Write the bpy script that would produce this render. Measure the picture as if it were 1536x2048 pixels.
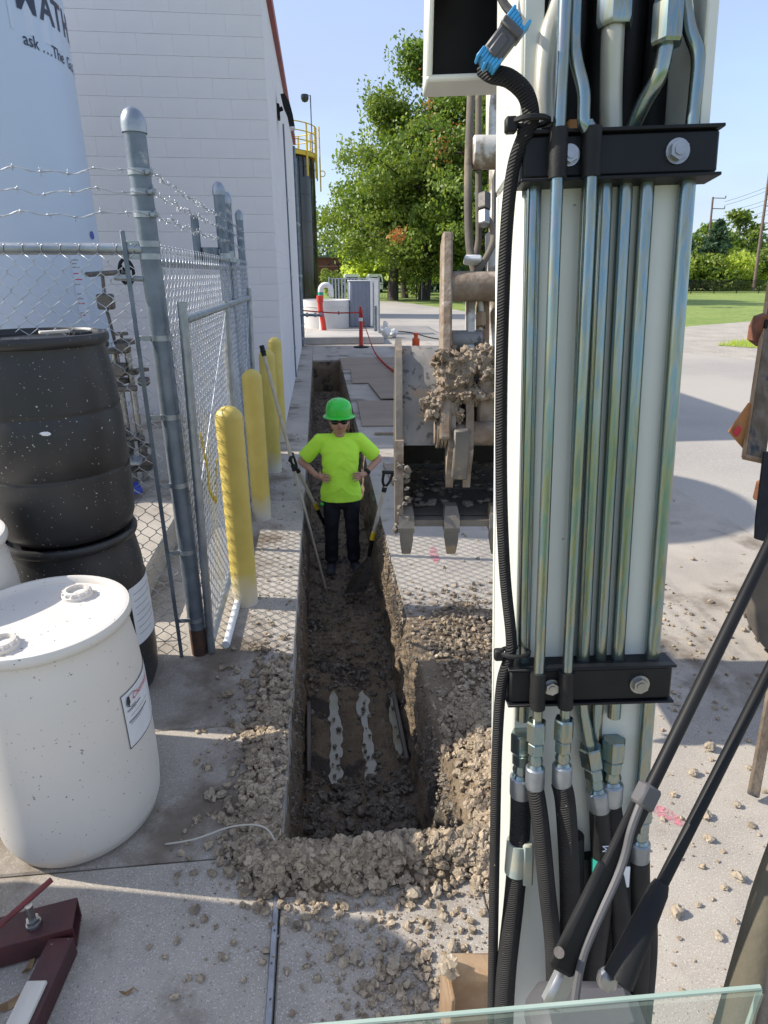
import bpy, bmesh, math, random
import numpy as np
from mathutils import Vector, Matrix, Euler, noise

for o in list(bpy.data.objects): bpy.data.objects.remove(o)
SC = bpy.context.scene
COL = SC.collection
R = math.radians
random.seed(7); rng = np.random.default_rng(7)

# ------------------------------------------------------------------ camera
CAM_H, PITCH, YAW, FPX = 1.95, R(21.16), R(5.76), 1230.0
cd = bpy.data.cameras.new('camera'); cam = bpy.data.objects.new('camera', cd); COL.objects.link(cam)
cam.location = (0, 0, CAM_H); cam.rotation_euler = (R(90) - PITCH, 0, -YAW)
cd.sensor_fit = 'VERTICAL'; cd.sensor_height = 24.0; cd.lens = 24.0 * FPX / 2048.0
cd.clip_start = 0.02; cd.clip_end = 2000
SC.camera = cam
SC.render.resolution_x, SC.render.resolution_y = 768, 1024

# ------------------------------------------------------------------ light
SUN_EL, SUN_AZ = R(37.5), R(-78.0)        # azimuth clockwise from +Y
to_sun = Vector((math.sin(SUN_AZ) * math.cos(SUN_EL), math.cos(SUN_AZ) * math.cos(SUN_EL), math.sin(SUN_EL)))
sd = bpy.data.lights.new('sun', 'SUN'); sd.energy = 2.85; sd.angle = R(0.55); sd.color = (1.0, 0.93, 0.82)
sun = bpy.data.objects.new('sun', sd); COL.objects.link(sun); sun.location = (-20, 5, 20)
sun.rotation_euler = (-to_sun).to_track_quat('-Z', 'Y').to_euler()
w = bpy.data.worlds.new('World'); SC.world = w; w.use_nodes = True
wn = w.node_tree; sky = wn.nodes.new('ShaderNodeTexSky'); sky.sky_type = 'NISHITA'; sky.sun_disc = False
sky.sun_elevation = SUN_EL; sky.sun_rotation = SUN_AZ; sky.air_density = 1.0; sky.dust_density = 1.2; sky.ozone_density = 3.0
bg = wn.nodes['Background']; bg.inputs['Strength'].default_value = 0.15
# thin high cloud veiling the blue
tcw = wn.nodes.new('ShaderNodeTexCoord'); mpw = wn.nodes.new('ShaderNodeMapping'); mpw.inputs['Scale'].default_value = (1.0, 1.0, 3.0)
nzw = wn.nodes.new('ShaderNodeTexNoise'); nzw.inputs['Scale'].default_value = 2.2; nzw.inputs['Detail'].default_value = 5; nzw.inputs['Roughness'].default_value = 0.5
wn.links.new(tcw.outputs['Generated'], mpw.inputs[0]); wn.links.new(mpw.outputs[0], nzw.inputs['Vector'])
mrw = wn.nodes.new('ShaderNodeMapRange'); mrw.inputs[1].default_value = 0.3; mrw.inputs[2].default_value = 0.75; mrw.inputs[3].default_value = 0.45; mrw.inputs[4].default_value = 0.85
wn.links.new(nzw.outputs[0], mrw.inputs[0])
mxw = wn.nodes.new('ShaderNodeMix'); mxw.data_type = 'RGBA'; wn.links.new(mrw.outputs[0], mxw.inputs[0]); wn.links.new(sky.outputs[0], mxw.inputs[6]); mxw.inputs[7].default_value = (1.62, 1.80, 2.36, 1)
wn.links.new(mxw.outputs[2], bg.inputs[0])
SC.view_settings.view_transform = 'Standard'; SC.view_settings.look = 'None'
SC.view_settings.exposure = 1.15; SC.view_settings.gamma = 1.0; SC.view_settings.use_curve_mapping = False

def W(px, py, d):
    """world point on the sight line of a photograph pixel, at its measured depth d in metres"""
    x = (px - 768) / FPX; u = (1024 - py) / FPX
    c, s = math.cos(PITCH), math.sin(PITCH); cy, sy = math.cos(YAW), math.sin(YAW)
    a, b, z = x * d, (c + u * s) * d, (-s + u * c) * d
    return Vector((a * cy + b * sy, -a * sy + b * cy, z + CAM_H))
def G(px, py, z=0.0):
    p = W(px, py, 1.0) - Vector((0, 0, CAM_H))
    t = (z - CAM_H) / p.z
    return Vector((0, 0, CAM_H)) + p * t

# ------------------------------------------------------------------ helpers
class MB:
    def __init__(s): s.v = []; s.f = []
    def add(s, vs, fs):
        n = len(s.v); s.v += [tuple(p) for p in vs]; s.f += [tuple(i + n for i in q) for q in fs]; return s
    def box(s, c, size, rot=None):
        hx, hy, hz = size[0] / 2, size[1] / 2, size[2] / 2
        P = [Vector((x, y, z)) for z in (-hz, hz) for y in (-hy, hy) for x in (-hx, hx)]
        if rot is not None: P = [rot @ p for p in P]
        c = Vector(c)
        return s.add([c + p for p in P], [(0, 2, 3, 1), (4, 5, 7, 6), (0, 1, 5, 4), (2, 6, 7, 3), (0, 4, 6, 2), (1, 3, 7, 5)])
    def bbox(s, c, size, b=0.004, rot=None):
        """box with chamfered edges"""
        h = [max(k / 2, b * 1.01) for k in size]; P = []; idx = {}
        for sx in (-1, 1):
            for sy in (-1, 1):
                for sz in (-1, 1):
                    for ax in range(3):
                        q = [sx * (h[0] - b), sy * (h[1] - b), sz * (h[2] - b)]
                        q[ax] = (sx, sy, sz)[ax] * h[ax]
                        idx[(sx, sy, sz, ax)] = len(P); P.append(Vector(q))
        F = []
        I = lambda a, b_, c_, ax: idx[(a, b_, c_, ax)]
        for sgn in (-1, 1):
            F.append([I(sgn, y, z, 0) for y, z in ((-1, -1), (1, -1), (1, 1), (-1, 1))][::sgn])
            F.append([I(x, sgn, z, 1) for x, z in ((-1, -1), (-1, 1), (1, 1), (1, -1))][::sgn])
            F.append([I(x, y, sgn, 2) for x, y in ((-1, -1), (1, -1), (1, 1), (-1, 1))][::sgn])
        for a in (-1, 1):
            for c_ in (-1, 1):
                F.append([I(-1, a, c_, 1), I(1, a, c_, 1), I(1, a, c_, 2), I(-1, a, c_, 2)])
                F.append([I(a, -1, c_, 0), I(a, 1, c_, 0), I(a, 1, c_, 2), I(a, -1, c_, 2)])
                F.append([I(a, c_, -1, 0), I(a, c_, 1, 0), I(a, c_, 1, 1), I(a, c_, -1, 1)])
        for a in (-1, 1):
            for b_ in (-1, 1):
                for c_ in (-1, 1): F.append([I(a, b_, c_, k) for k in range(3)])
        if rot is not None: P = [rot @ p for p in P]
        c = Vector(c)
        return s.add([c + p for p in P], F)
    def tube(s, pts, r, n=8, cap=True, twist=0.0):
        pts = [Vector(p) for p in pts]; m = len(pts)
        rr = r if isinstance(r, (list, tuple)) else [r] * m
        up = None; V = []; 
        for i, p in enumerate(pts):
            t = (pts[min(i + 1, m - 1)] - pts[max(i - 1, 0)])
            if t.length < 1e-9: t = Vector((0, 0, 1))
            t.normalize()
            if up is None:
                up = Vector((0, 0, 1)) if abs(t.z) < 0.9 else Vector((1, 0, 0))
            a = (up - t * up.dot(t))
            if a.length < 1e-6: a = t.orthogonal()
            a.normalize(); b = t.cross(a); up = a
            for k in range(n):
                g = 2 * math.pi * k / n + twist
                V.append(p + (a * math.cos(g) + b * math.sin(g)) * rr[i])
        F = []
        for i in range(m - 1):
            for k in range(n):
                F.append((i * n + k, i * n + (k + 1) % n, (i + 1) * n + (k + 1) % n, (i + 1) * n + k))
        if cap: F.append(tuple(range(n))[::-1]); F.append(tuple((m - 1) * n + k for k in range(n)))
        return s.add(V, F)
    def lathe(s, prof, n=32, c=(0, 0, 0), axis=None, a0=0.0, a1=None):
        """prof: list of (radius, height); axis: optional rotation matrix"""
        full = a1 is None; A1 = a0 + 2 * math.pi if full else a1
        V = []; F = []; cols = n if full else n + 1
        for (r, z) in prof:
            for k in range(cols):
                g = a0 + (A1 - a0) * k / n; V.append(Vector((r * math.cos(g), r * math.sin(g), z)))
        for i in range(len(prof) - 1):
            for k in range(n):
                k2 = (k + 1) % cols
                F.append((i * cols + k, i * cols + k2, (i + 1) * cols + k2, (i + 1) * cols + k))
        if axis is not None: V = [axis @ p for p in V]
        c = Vector(c)
        return s.add([p + c for p in V], F)
    def prism(s, poly, d, o=(0, 0, 0), ux=(1, 0, 0), uy=(0, 0, 1)):
        """polygon in plane (ux, uy) at o, extruded by vector d"""
        o = Vector(o); ux = Vector(ux); uy = Vector(uy); d = Vector(d); n = len(poly)
        A = [o + ux * a + uy * b for a, b in poly]
        F = [tuple(range(n))[::-1], tuple(range(n, 2 * n))] + [(i, (i + 1) % n, n + (i + 1) % n, n + i) for i in range(n)]
        return s.add(A + [p + d for p in A], F)
    def ico(s, c, r, sub=1, sc=(1, 1, 1), jit=0.0):
        bm = bmesh.new(); bmesh.ops.create_icosphere(bm, subdivisions=sub, radius=1.0)
        c = Vector(c); V = []
        for v in bm.verts:
            q = v.co * r * (1 + (jit * noise.noise(v.co * 1.7 + c * 9) if jit else 0)); V.append(c + Vector((q.x * sc[0], q.y * sc[1], q.z * sc[2])))
        bm.verts.index_update(); F = [[v.index for v in f.verts] for f in bm.faces]; bm.free()
        return s.add(V, F)
    def build(s, name, mat, parent=None, smooth=40, normals=True, local=False):
        me = bpy.data.meshes.new(name)
        off = Vector((0, 0, 0)) if (parent is None or local) else ORG.get(parent.name, Vector((0, 0, 0)))
        me.from_pydata([tuple(Vector(p) - off) for p in s.v], [], s.f)
        if normals:
            bm = bmesh.new(); bm.from_mesh(me); bmesh.ops.recalc_face_normals(bm, faces=bm.faces); bm.to_mesh(me); bm.free()
        return link_mesh(name, me, mat, parent, smooth)
ORG = {}
def link_mesh(name, me, mat, parent=None, smooth=40):
    if mat is not None: me.materials.append(mat)
    if smooth:
        me.polygons.foreach_set('use_smooth', [True] * len(me.polygons))
        if smooth < 180: me.set_sharp_from_angle(angle=R(smooth))
    o = bpy.data.objects.new(name, me); COL.objects.link(o)
    if parent is not None:
        o.parent = parent; ORG[o.name] = ORG.get(parent.name, Vector((0, 0, 0)))
    return o
def recentre(o, base):
    """put the origin of a single mesh thing at its base"""
    base = Vector(base); o.data.transform(Matrix.Translation(-base)); o.location = base; ORG[o.name] = base; return o
def thing(name, label, cat, loc=(0, 0, 0), group=None):
    o = bpy.data.objects.new(name, None); COL.objects.link(o); o.location = loc; o.empty_display_size = 0.1
    o['label'] = label; o['category'] = cat
    if group: o['group'] = group
    ORG[o.name] = Vector(loc); return o
def tag(o, label=None, cat=None, group=None, kind=None):
    if label: o['label'] = label
    if cat: o['category'] = cat
    if group: o['group'] = group
    if kind: o['kind'] = kind
    return o
def copy_tree(o, parent=None):
    c = o.copy(); COL.objects.link(c)
    if parent is not None: c.parent = parent
    for ch in list(o.children): copy_tree(ch, c)
    return c
def np_mesh(name, V, F):
    """V (n,3), F (m,k) arrays"""
    me = bpy.data.meshes.new(name); V = np.asarray(V, np.float32); F = np.asarray(F, np.int32); m, k = F.shape
    me.vertices.add(len(V)); me.vertices.foreach_set('co', V.ravel())
    me.loops.add(m * k); me.loops.foreach_set('vertex_index', F.ravel())
    me.polygons.add(m); me.polygons.foreach_set('loop_start', np.arange(0, m * k, k, dtype=np.int32))
    me.update(calc_edges=True); me.validate(); return me
def bez(p0, p1, p2, p3, n=12):
    p0, p1, p2, p3 = map(Vector, (p0, p1, p2, p3))
    return [p0 * (1 - t) ** 3 + p1 * 3 * t * (1 - t) ** 2 + p2 * 3 * t * t * (1 - t) + p3 * t ** 3 for t in [i / (n - 1) for i in range(n)]]
def spline(pts, n=6):
    """Catmull-Rom through pts"""
    P = [Vector(p) for p in pts]; out = []
    for i in range(len(P) - 1):
        a = P[max(i - 1, 0)]; b = P[i]; c = P[i + 1]; d = P[min(i + 2, len(P) - 1)]
        for k in range(n):
            t = k / n
            out.append(0.5 * ((2 * b) + (c - a) * t + (2 * a - 5 * b + 4 * c - d) * t * t + (3 * b - a - 3 * c + d) * t ** 3))
    out.append(P[-1]); return out

def remesh(mb, name, m, parent, vox, smooth_it=4, cut=()):
    me = bpy.data.meshes.new('tmp'); me.from_pydata([tuple(v) for v in mb.v], [], mb.f); ob = bpy.data.objects.new('tmp', me); COL.objects.link(ob)
    r_ = ob.modifiers.new('r', 'REMESH'); r_.mode = 'VOXEL'; r_.voxel_size = vox
    s_ = ob.modifiers.new('s', 'SMOOTH'); s_.factor = .5; s_.iterations = smooth_it
    bpy.context.view_layer.update(); dg = bpy.context.evaluated_depsgraph_get(); out = bpy.data.meshes.new_from_object(ob.evaluated_get(dg)); bpy.data.objects.remove(ob)
    if cut:
        bm = bmesh.new(); bm.from_mesh(out)
        for co, no in cut: bmesh.ops.bisect_plane(bm, geom=bm.verts[:] + bm.edges[:] + bm.faces[:], plane_co=co, plane_no=no, clear_outer=True)
        bm.to_mesh(out); bm.free()
    out.materials.clear(); return link_mesh(name, out, m, parent, 180)

# ------------------------------------------------------------------ materials
def mat(name, c1, c2=None, scale=6.0, rough=0.7, metal=0.0, bump=0.0, bscale=60.0, c3=None, s3=30.0, t3=0.62, w3=0.06,
        c4=None, s4=2.0, t4=0.6, w4=0.1, detail=4, rvar=0.0, coords='Object', spec=0.5, stretch=None, coat=0.0, bdist=0.01, island=0.0, c5=None, s5=90.0, t5=0.66, w5=0.05):
    m = bpy.data.materials.new(name); m.use_nodes = True; nt = m.node_tree; N = nt.nodes; L = nt.links
    b = N['Principled BSDF']; tc = N.new('ShaderNodeTexCoord'); src = tc.outputs[coords]
    if stretch:
        mp = N.new('ShaderNodeMapping'); mp.inputs['Scale'].default_value = stretch; L.new(src, mp.inputs[0]); src = mp.outputs[0]
    def nz(sc, det=detail, dim=0.55):
        t = N.new('ShaderNodeTexNoise'); t.inputs['Scale'].default_value = sc; t.inputs['Detail'].default_value = det
        t.inputs['Roughness'].default_value = dim; L.new(src, t.inputs['Vector']); return t.outputs['Fac']
    def ramp(x, a, z):
        r = N.new('ShaderNodeMapRange'); r.inputs[1].default_value = a; r.inputs[2].default_value = z; r.interpolation_type = 'SMOOTHSTEP'
        L.new(x, r.inputs[0]); return r.outputs[0]
    def mix(fac, A, B):
        x = N.new('ShaderNodeMix'); x.data_type = 'RGBA'; L.new(fac, x.inputs[0])
        for s_, q in ((x.inputs[6], A), (x.inputs[7], B)):
            if isinstance(q, tuple): s_.default_value = (*q, 1)
            else: L.new(q, s_)
        return x.outputs[2]
    b.inputs['Base Color'].default_value = (*c1, 1); col = None
    if c2 is not None: col = mix(ramp(nz(scale), 0.32, 0.68), c1, c2)
    if c3 is not None: col = mix(ramp(nz(s3, 2), t3, t3 + w3), col if col else c1, c3)
    if c4 is not None: col = mix(ramp(nz(s4, 6, 0.62), t4, t4 + w4), col if col else c1, c4)
    if c5 is not None: col = mix(ramp(nz(s5, 2), t5, t5 + w5), col if col else c1, c5)
    if island:
        g = N.new('ShaderNodeNewGeometry'); hs = N.new('ShaderNodeHueSaturation')
        mr = N.new('ShaderNodeMapRange'); mr.inputs[3].default_value = 1 - island; mr.inputs[4].default_value = 1 + island
        L.new(g.outputs['Random Per Island'], mr.inputs[0]); L.new(mr.outputs[0], hs.inputs['Value'])
        if col: L.new(col, hs.inputs['Color'])
        else: hs.inputs['Color'].default_value = (*c1, 1)
        col = hs.outputs[0]
    if col: L.new(col, b.inputs['Base Color'])
    b.inputs['Roughness'].default_value = rough; b.inputs['Metallic'].default_value = metal
    b.inputs['Specular IOR Level'].default_value = spec
    if coat: b.inputs['Coat Weight'].default_value = coat; b.inputs['Coat Roughness'].default_value = 0.1
    if rvar:
        mr = N.new('ShaderNodeMapRange'); mr.inputs[3].default_value = max(0.03, rough - rvar); mr.inputs[4].default_value = min(1, rough + rvar)
        L.new(nz(scale * 1.7), mr.inputs[0]); L.new(mr.outputs[0], b.inputs['Roughness'])
    if bump:
        bp = N.new('ShaderNodeBump'); bp.inputs['Strength'].default_value = bump; bp.inputs['Distance'].default_value = bdist
        L.new(nz(bscale, 5, 0.6), bp.inputs['Height']); L.new(bp.outputs[0], b.inputs['Normal'])
    return m
def leafmat(name, c1, c2, trans=0.35):
    m = bpy.data.materials.new(name); m.use_nodes = True; nt = m.node_tree; N = nt.nodes; L = nt.links; N.clear()
    out = N.new('ShaderNodeOutputMaterial'); d = N.new('ShaderNodeBsdfPrincipled'); t = N.new('ShaderNodeBsdfTranslucent'); mx = N.new('ShaderNodeMixShader')
    g = N.new('ShaderNodeNewGeometry'); cr = N.new('ShaderNodeMix'); cr.data_type = 'RGBA'
    cr.inputs[6].default_value = (*c1, 1); cr.inputs[7].default_value = (*c2, 1); L.new(g.outputs['Random Per Island'], cr.inputs[0])
    d.inputs['Roughness'].default_value = 0.5; L.new(cr.outputs[2], d.inputs['Base Color'])
    h = N.new('ShaderNodeHueSaturation'); h.inputs['Value'].default_value = 1.5; h.inputs['Saturation'].default_value = 1.1; L.new(cr.outputs[2], h.inputs['Color'])
    L.new(h.outputs[0], t.inputs['Color'])
    mx.inputs[0].default_value = trans; L.new(d.outputs[0], mx.inputs[1]); L.new(t.outputs[0], mx.inputs[2]); L.new(mx.outputs[0], out.inputs[0])
    return m
def glassmat(name, col, rough=0.02, alpha=0.25):
    m = bpy.data.materials.new(name); m.use_nodes = True; nt = m.node_tree; N = nt.nodes; L = nt.links; b = N['Principled BSDF']
    b.inputs['Base Color'].default_value = (*col, 1); b.inputs['Roughness'].default_value = rough; b.inputs['Alpha'].default_value = alpha
    return m
M = {}
M['concrete'] = mat('concrete', (0.43, 0.385, 0.325), (0.34, 0.305, 0.26), 2.6, 0.9, bump=0.5, bscale=260, c3=(0.58, 0.535, 0.475), s3=190, t3=0.57, w3=.10, c4=(0.17, 0.135, 0.10), s4=1.7, t4=0.52, w4=0.18, bdist=0.005, c5=(0.20, 0.175, 0.15), s5=150, t5=.63, w5=.06)
M['concrete_far'] = mat('concrete_far', (0.46, 0.43, 0.39), (0.33, 0.31, 0.29), 0.9, 0.9, bump=0.25, bscale=90, c3=(0.47, 0.45, 0.42), s3=60, t3=0.58, c4=(0.25, 0.23, 0.21), s4=0.5, t4=0.58, w4=0.2, bdist=0.004)
M['asphalt'] = mat('asphalt', (0.40, 0.365, 0.315), (0.32, 0.295, 0.265), 0.35, 0.92, bump=0.2, bscale=60, c3=(0.42, 0.40, 0.37), s3=40, t3=0.6, c4=(0.25, 0.235, 0.22), s4=0.2, t4=0.6, w4=0.1, bdist=0.005)
M['bedding'] = mat('bedding', (0.05, 0.045, 0.04), (0.08, 0.07, 0.06), 8, 1.0)
M['soil'] = mat('soil', (0.23, 0.17, 0.11), (0.33, 0.25, 0.165), 7, 0.95, bump=1.0, bscale=80, c3=(0.30, 0.25, 0.185), s3=45, t3=0.6, c4=(0.095, 0.08, 0.065), s4=3, t4=0.52, bdist=0.03)
M['clod'] = mat('clod', (0.33, 0.26, 0.18), (0.45, 0.36, 0.255), 5, 0.95, bump=1.0, bscale=110, c4=(0.16, 0.13, 0.1), s4=9, t4=0.58, bdist=0.012, island=0.42)
M['wetclod'] = mat('wetclod', (0.17, 0.145, 0.115), (0.24, 0.205, 0.16), 5, 0.85, bump=0.8, bscale=70, bdist=0.012, island=0.35)
M['mudlump'] = mat('mudlump', (0.20, 0.145, 0.095), (0.30, 0.24, 0.175), 9, 0.9, bump=0.7, bscale=60, c4=(0.17, 0.11, 0.07), s4=6, t4=0.58, bdist=0.01)
M['rock'] = mat('rock', (0.40, 0.33, 0.24), (0.30, 0.25, 0.19), 25, 0.9, bump=0.6, bscale=80, c3=(0.5, 0.44, 0.36), s3=50, t3=0.6, bdist=0.01)
M['water'] = mat('water', (0.36, 0.32, 0.20), (0.42, 0.40, 0.33), 4, 0.12, spec=0.6)
M['lawn'] = mat('lawn', (0.18, 0.25, 0.05), (0.25, 0.31, 0.07), 0.25, 0.95, bump=0.8, bscale=12, c3=(0.14, 0.21, 0.04), s3=3, t3=0.55, bdist=0.05)
M['gravel'] = mat('gravel', (0.42, 0.38, 0.32), (0.34, 0.30, 0.25), 1.2, 0.95, bump=0.9, bscale=35, c3=(0.55, 0.52, 0.47), s3=25, t3=0.58, bdist=0.03)
M['block'] = mat('block', (0.74, 0.705, 0.70), (0.70, 0.67, 0.675), 2.0, 0.75, bump=0.25, bscale=90, bdist=0.004)
M['mortar'] = mat('mortar', (0.66, 0.64, 0.65), (0.62, 0.60, 0.61), 4, 0.85)
M['redtrim'] = mat('redtrim', (0.30, 0.035, 0.03), (0.22, 0.03, 0.03), 3, 0.5)
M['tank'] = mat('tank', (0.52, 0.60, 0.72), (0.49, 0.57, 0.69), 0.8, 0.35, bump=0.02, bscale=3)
M['navy'] = mat('navy', (0.015, 0.02, 0.05), rough=0.4)
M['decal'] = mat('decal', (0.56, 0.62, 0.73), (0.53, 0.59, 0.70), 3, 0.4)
M['blue'] = mat('blue', (0.02, 0.05, 0.35), rough=0.4)
M['bluetie'] = mat('bluetie', (0.06, 0.38, 0.70), (0.05, 0.30, 0.6), 40, 0.45)
M['galv'] = mat('galv', (0.36, 0.39, 0.42), (0.26, 0.29, 0.32), 14, 0.42, 0.75, bump=0.08, bscale=60, rvar=0.12)
M['galvpipe'] = mat('galvpipe', (0.19, 0.225, 0.265), (0.13, 0.16, 0.195), 9, 0.5, 0.55, bump=0.1, bscale=40, c4=(0.4, 0.41, 0.42), s4=5, t4=0.6, rvar=0.1)
M['wire'] = mat('wire', (0.62, 0.64, 0.66), (0.42, 0.45, 0.48), 20, 0.38, 0.8)
M['slat'] = mat('slat', (0.42, 0.44, 0.47), (0.36, 0.38, 0.41), 3, 0.6, 0.2)
M['rustpost'] = mat('rustpost', (0.10, 0.05, 0.03), (0.05, 0.03, 0.025), 20, 0.8)
M['blackplastic'] = mat('blackplastic', (0.018, 0.018, 0.019), (0.026, 0.026, 0.028), 3, 0.42, bump=0.05, bscale=30, c3=(0.42, 0.42, 0.4), s3=85, t3=0.70, w3=0.02, rvar=0.08)
M['whiteplastic'] = mat('whiteplastic', (0.70, 0.655, 0.585), (0.66, 0.625, 0.565), 2.5, 0.5, c3=(0.18, 0.14, 0.1), s3=75, t3=0.70, w3=0.03, c4=(0.66, 0.57, 0.45), s4=2.6, t4=0.60, w4=0.12, bump=0.04, bscale=12)
M['paper'] = mat('paper', (0.74, 0.75, 0.76), (0.68, 0.69, 0.71), 12, 0.55)
M['ink'] = mat('ink', (0.03, 0.03, 0.035), rough=0.6)
M['inkgrey'] = mat('inkgrey', (0.22, 0.22, 0.24), rough=0.6)
M['redink'] = mat('redink', (0.55, 0.03, 0.05), rough=0.6)
M['maroon'] = mat('maroon', (0.075, 0.02, 0.02), (0.05, 0.018, 0.02), 12, 0.55, bump=0.15, bscale=50, c3=(0.35, 0.30, 0.27), s3=42, t3=0.73, w3=0.02)
M['redrod'] = mat('redrod', (0.19, 0.03, 0.03), (0.11, 0.025, 0.025), 20, 0.6, bump=0.2, bscale=60)
M['steel'] = mat('steel', (0.42, 0.42, 0.42), (0.30, 0.30, 0.30), 20, 0.35, 0.9, rvar=0.1)
M['darksteel'] = mat('darksteel', (0.10, 0.095, 0.09), (0.16, 0.14, 0.12), 12, 0.55, 0.5, bump=0.2, bscale=50)
M['paintwood'] = mat('paintwood', (0.62, 0.58, 0.50), (0.50, 0.46, 0.39), 14, 0.8, bump=0.4, bscale=25, stretch=(1, 0.15, 1), bdist=0.004)
M['wood'] = mat('wood', (0.33, 0.25, 0.17), (0.24, 0.185, 0.13), 10, 0.8, bump=0.3, bscale=25, stretch=(1, 0.15, 1), bdist=0.004)
M['greywood'] = mat('greywood', (0.24, 0.21, 0.18), (0.15, 0.13, 0.115), 10, 0.85, bump=0.5, bscale=25, stretch=(1, 0.2, 1), bdist=0.006)
M['stake'] = mat('stake', (0.10, 0.075, 0.05), (0.19, 0.15, 0.11), 16, 0.9, bump=0.8, bscale=40, stretch=(1, 1, .25), c4=(0.04, 0.045, 0.05), s4=8, t4=.55, bdist=0.01)
M['ply'] = mat('ply', (0.26, 0.20, 0.15), (0.33, 0.26, 0.19), 3, 0.85, bump=0.3, bscale=20, stretch=(0.25, 2, 1), c4=(0.2, 0.18, 0.16), s4=1.2, t4=0.55, bdist=0.004)
M['handle'] = mat('handle', (0.50, 0.44, 0.34), (0.40, 0.35, 0.27), 12, 0.7, bump=0.1, bscale=60)
M['rubber'] = mat('rubber', (0.010, 0.010, 0.011), (0.018, 0.0175, 0.017), 14, 0.6, spec=.3, bump=0.15, bscale=60)
M['yellowplastic'] = mat('yellowplastic', (0.65, 0.45, 0.02), rough=0.5)
M['redplastic'] = mat('redplastic', (0.60, 0.045, 0.025), (0.50, 0.035, 0.02), 4, 0.45)
M['orangeplastic'] = mat('orangeplastic', (0.70, 0.10, 0.02), (0.6, 0.08, 0.02), 4, 0.45)
M['yellowpaint'] = mat('yellowpaint', (0.62, 0.44, 0.03), (0.55, 0.38, 0.025), 4, 0.5)
M['blacktank'] = mat('blacktank', (0.010, 0.010, 0.012), (0.016, 0.016, 0.018), 1.5, 0.07, c4=(0.03, 0.03, 0.034), s4=1.1, t4=0.55, stretch=(1, 1, 0.12), rvar=0.06)
M['ringconc'] = mat('ringconc', (0.66, 0.65, 0.63), (0.60, 0.59, 0.57), 1.6, 0.8, bump=0.1, bscale=20)
M['cabinet'] = mat('cabinet', (0.22, 0.25, 0.31), (0.19, 0.22, 0.28), 2, 0.5)
M['pvc'] = mat('pvc', (0.75, 0.76, 0.76), (0.70, 0.71, 0.72), 4, 0.4)
M['teal'] = mat('teal', (0.03, 0.33, 0.26), rough=0.5)
M['bag'] = mat('bag', (0.74, 0.73, 0.70), (0.62, 0.61, 0.58), 9, 0.7, bump=0.6, bscale=20, bdist=0.02)
M['brick'] = mat('brick', (0.17, 0.055, 0.045), (0.13, 0.045, 0.04), 2, 0.85)
M['tanbrick'] = mat('tanbrick', (0.36, 0.25, 0.16), (0.30, 0.21, 0.14), 2, 0.85)
M['carwhite'] = mat('carwhite', (0.80, 0.80, 0.80), rough=0.3, coat=0.5)
M['darkglass'] = mat('darkglass', (0.02, 0.025, 0.03), rough=0.08)
M['blackpaint'] = mat('blackpaint', (0.007, 0.007, 0.008), (0.012, 0.012, 0.012), 10, 0.5, spec=.25)
M['bark'] = mat('bark', (0.075, 0.06, 0.048), (0.045, 0.036, 0.03), 6, 0.95, bump=1.0, bscale=18, stretch=(1, 1, 0.3), bdist=0.04)
M['polewood'] = mat('polewood', (0.20, 0.14, 0.12), (0.15, 0.11, 0.10), 5, 0.9)
M['boom'] = mat('boom', (0.68, 0.69, 0.625), (0.63, 0.64, 0.58), 3, 0.42, bump=0.03, bscale=20, c3=(0.35, 0.33, 0.28), s3=45, t3=0.75, w3=0.03, coat=0.15)
M['armpaint'] = mat('armpaint', (0.62, 0.60, 0.55), (0.50, 0.47, 0.42), 6, 0.6, bump=0.15, bscale=40, c4=(0.22, 0.17, 0.12), s4=4, t4=0.52, w4=0.08)
M['mudsteel'] = mat('mudsteel', (0.14, 0.13, 0.115), (0.22, 0.19, 0.155), 7, 0.6, 0.35, bump=0.35, bscale=40, c4=(0.30, 0.23, 0.15), s4=5, t4=0.55, w4=0.1, bdist=0.008)
M['cleansteel'] = mat('cleansteel', (0.20, 0.195, 0.185), (0.29, 0.275, 0.25), 9, 0.6, 0.3, bump=0.1, bscale=50, c4=(0.34, 0.26, 0.18), s4=7, t4=0.54, w4=0.10, c5=(0.11, 0.105, 0.10), s5=30, t5=.56, w5=.1)
M['bucketin'] = mat('bucketin', (0.085, 0.08, 0.07), (0.12, 0.105, 0.085), 6, 0.7, 0.1, bump=0.5, bscale=30, bdist=0.01)
M['rustmud'] = mat('rustmud', (0.20, 0.14, 0.095), (0.30, 0.245, 0.19), 17, 0.85, 0.1, bump=0.6, bscale=50, c4=(0.40, 0.34, 0.28), s4=9, t4=0.58, bdist=0.008)
M['clampblack'] = mat('clampblack', (0.006, 0.007, 0.009), (0.010, 0.011, 0.013), 20, 0.5, spec=.3)
M['rustplate'] = mat('rustplate', (0.42, 0.19, 0.06), (0.36, 0.15, 0.05), 12, 0.8, bump=0.2, bscale=60, c4=(0.25, 0.10, 0.05), s4=7, t4=0.62)
M['rust'] = mat('rust', (0.20, 0.075, 0.035), (0.12, 0.05, 0.03), 14, 0.85, bump=0.4, bscale=50)
M['tyre'] = mat('tyre', (0.16, 0.135, 0.105), (0.11, 0.095, 0.08), 6, 0.9, bump=0.3, bscale=30, c4=(0.22, 0.18, 0.13), s4=4, t4=0.55)
M['canvas'] = mat('canvas', (0.10, 0.085, 0.055), (0.06, 0.052, 0.036), 9, 0.8, bump=0.3, bscale=40)
M['greyplastic'] = mat('greyplastic', (0.10, 0.095, 0.10), (0.08, 0.078, 0.08), 6, 0.5)
M['tape'] = mat('tape', (0.42, 0.40, 0.30), (0.28, 0.33, 0.30), 22, 0.6)
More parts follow.
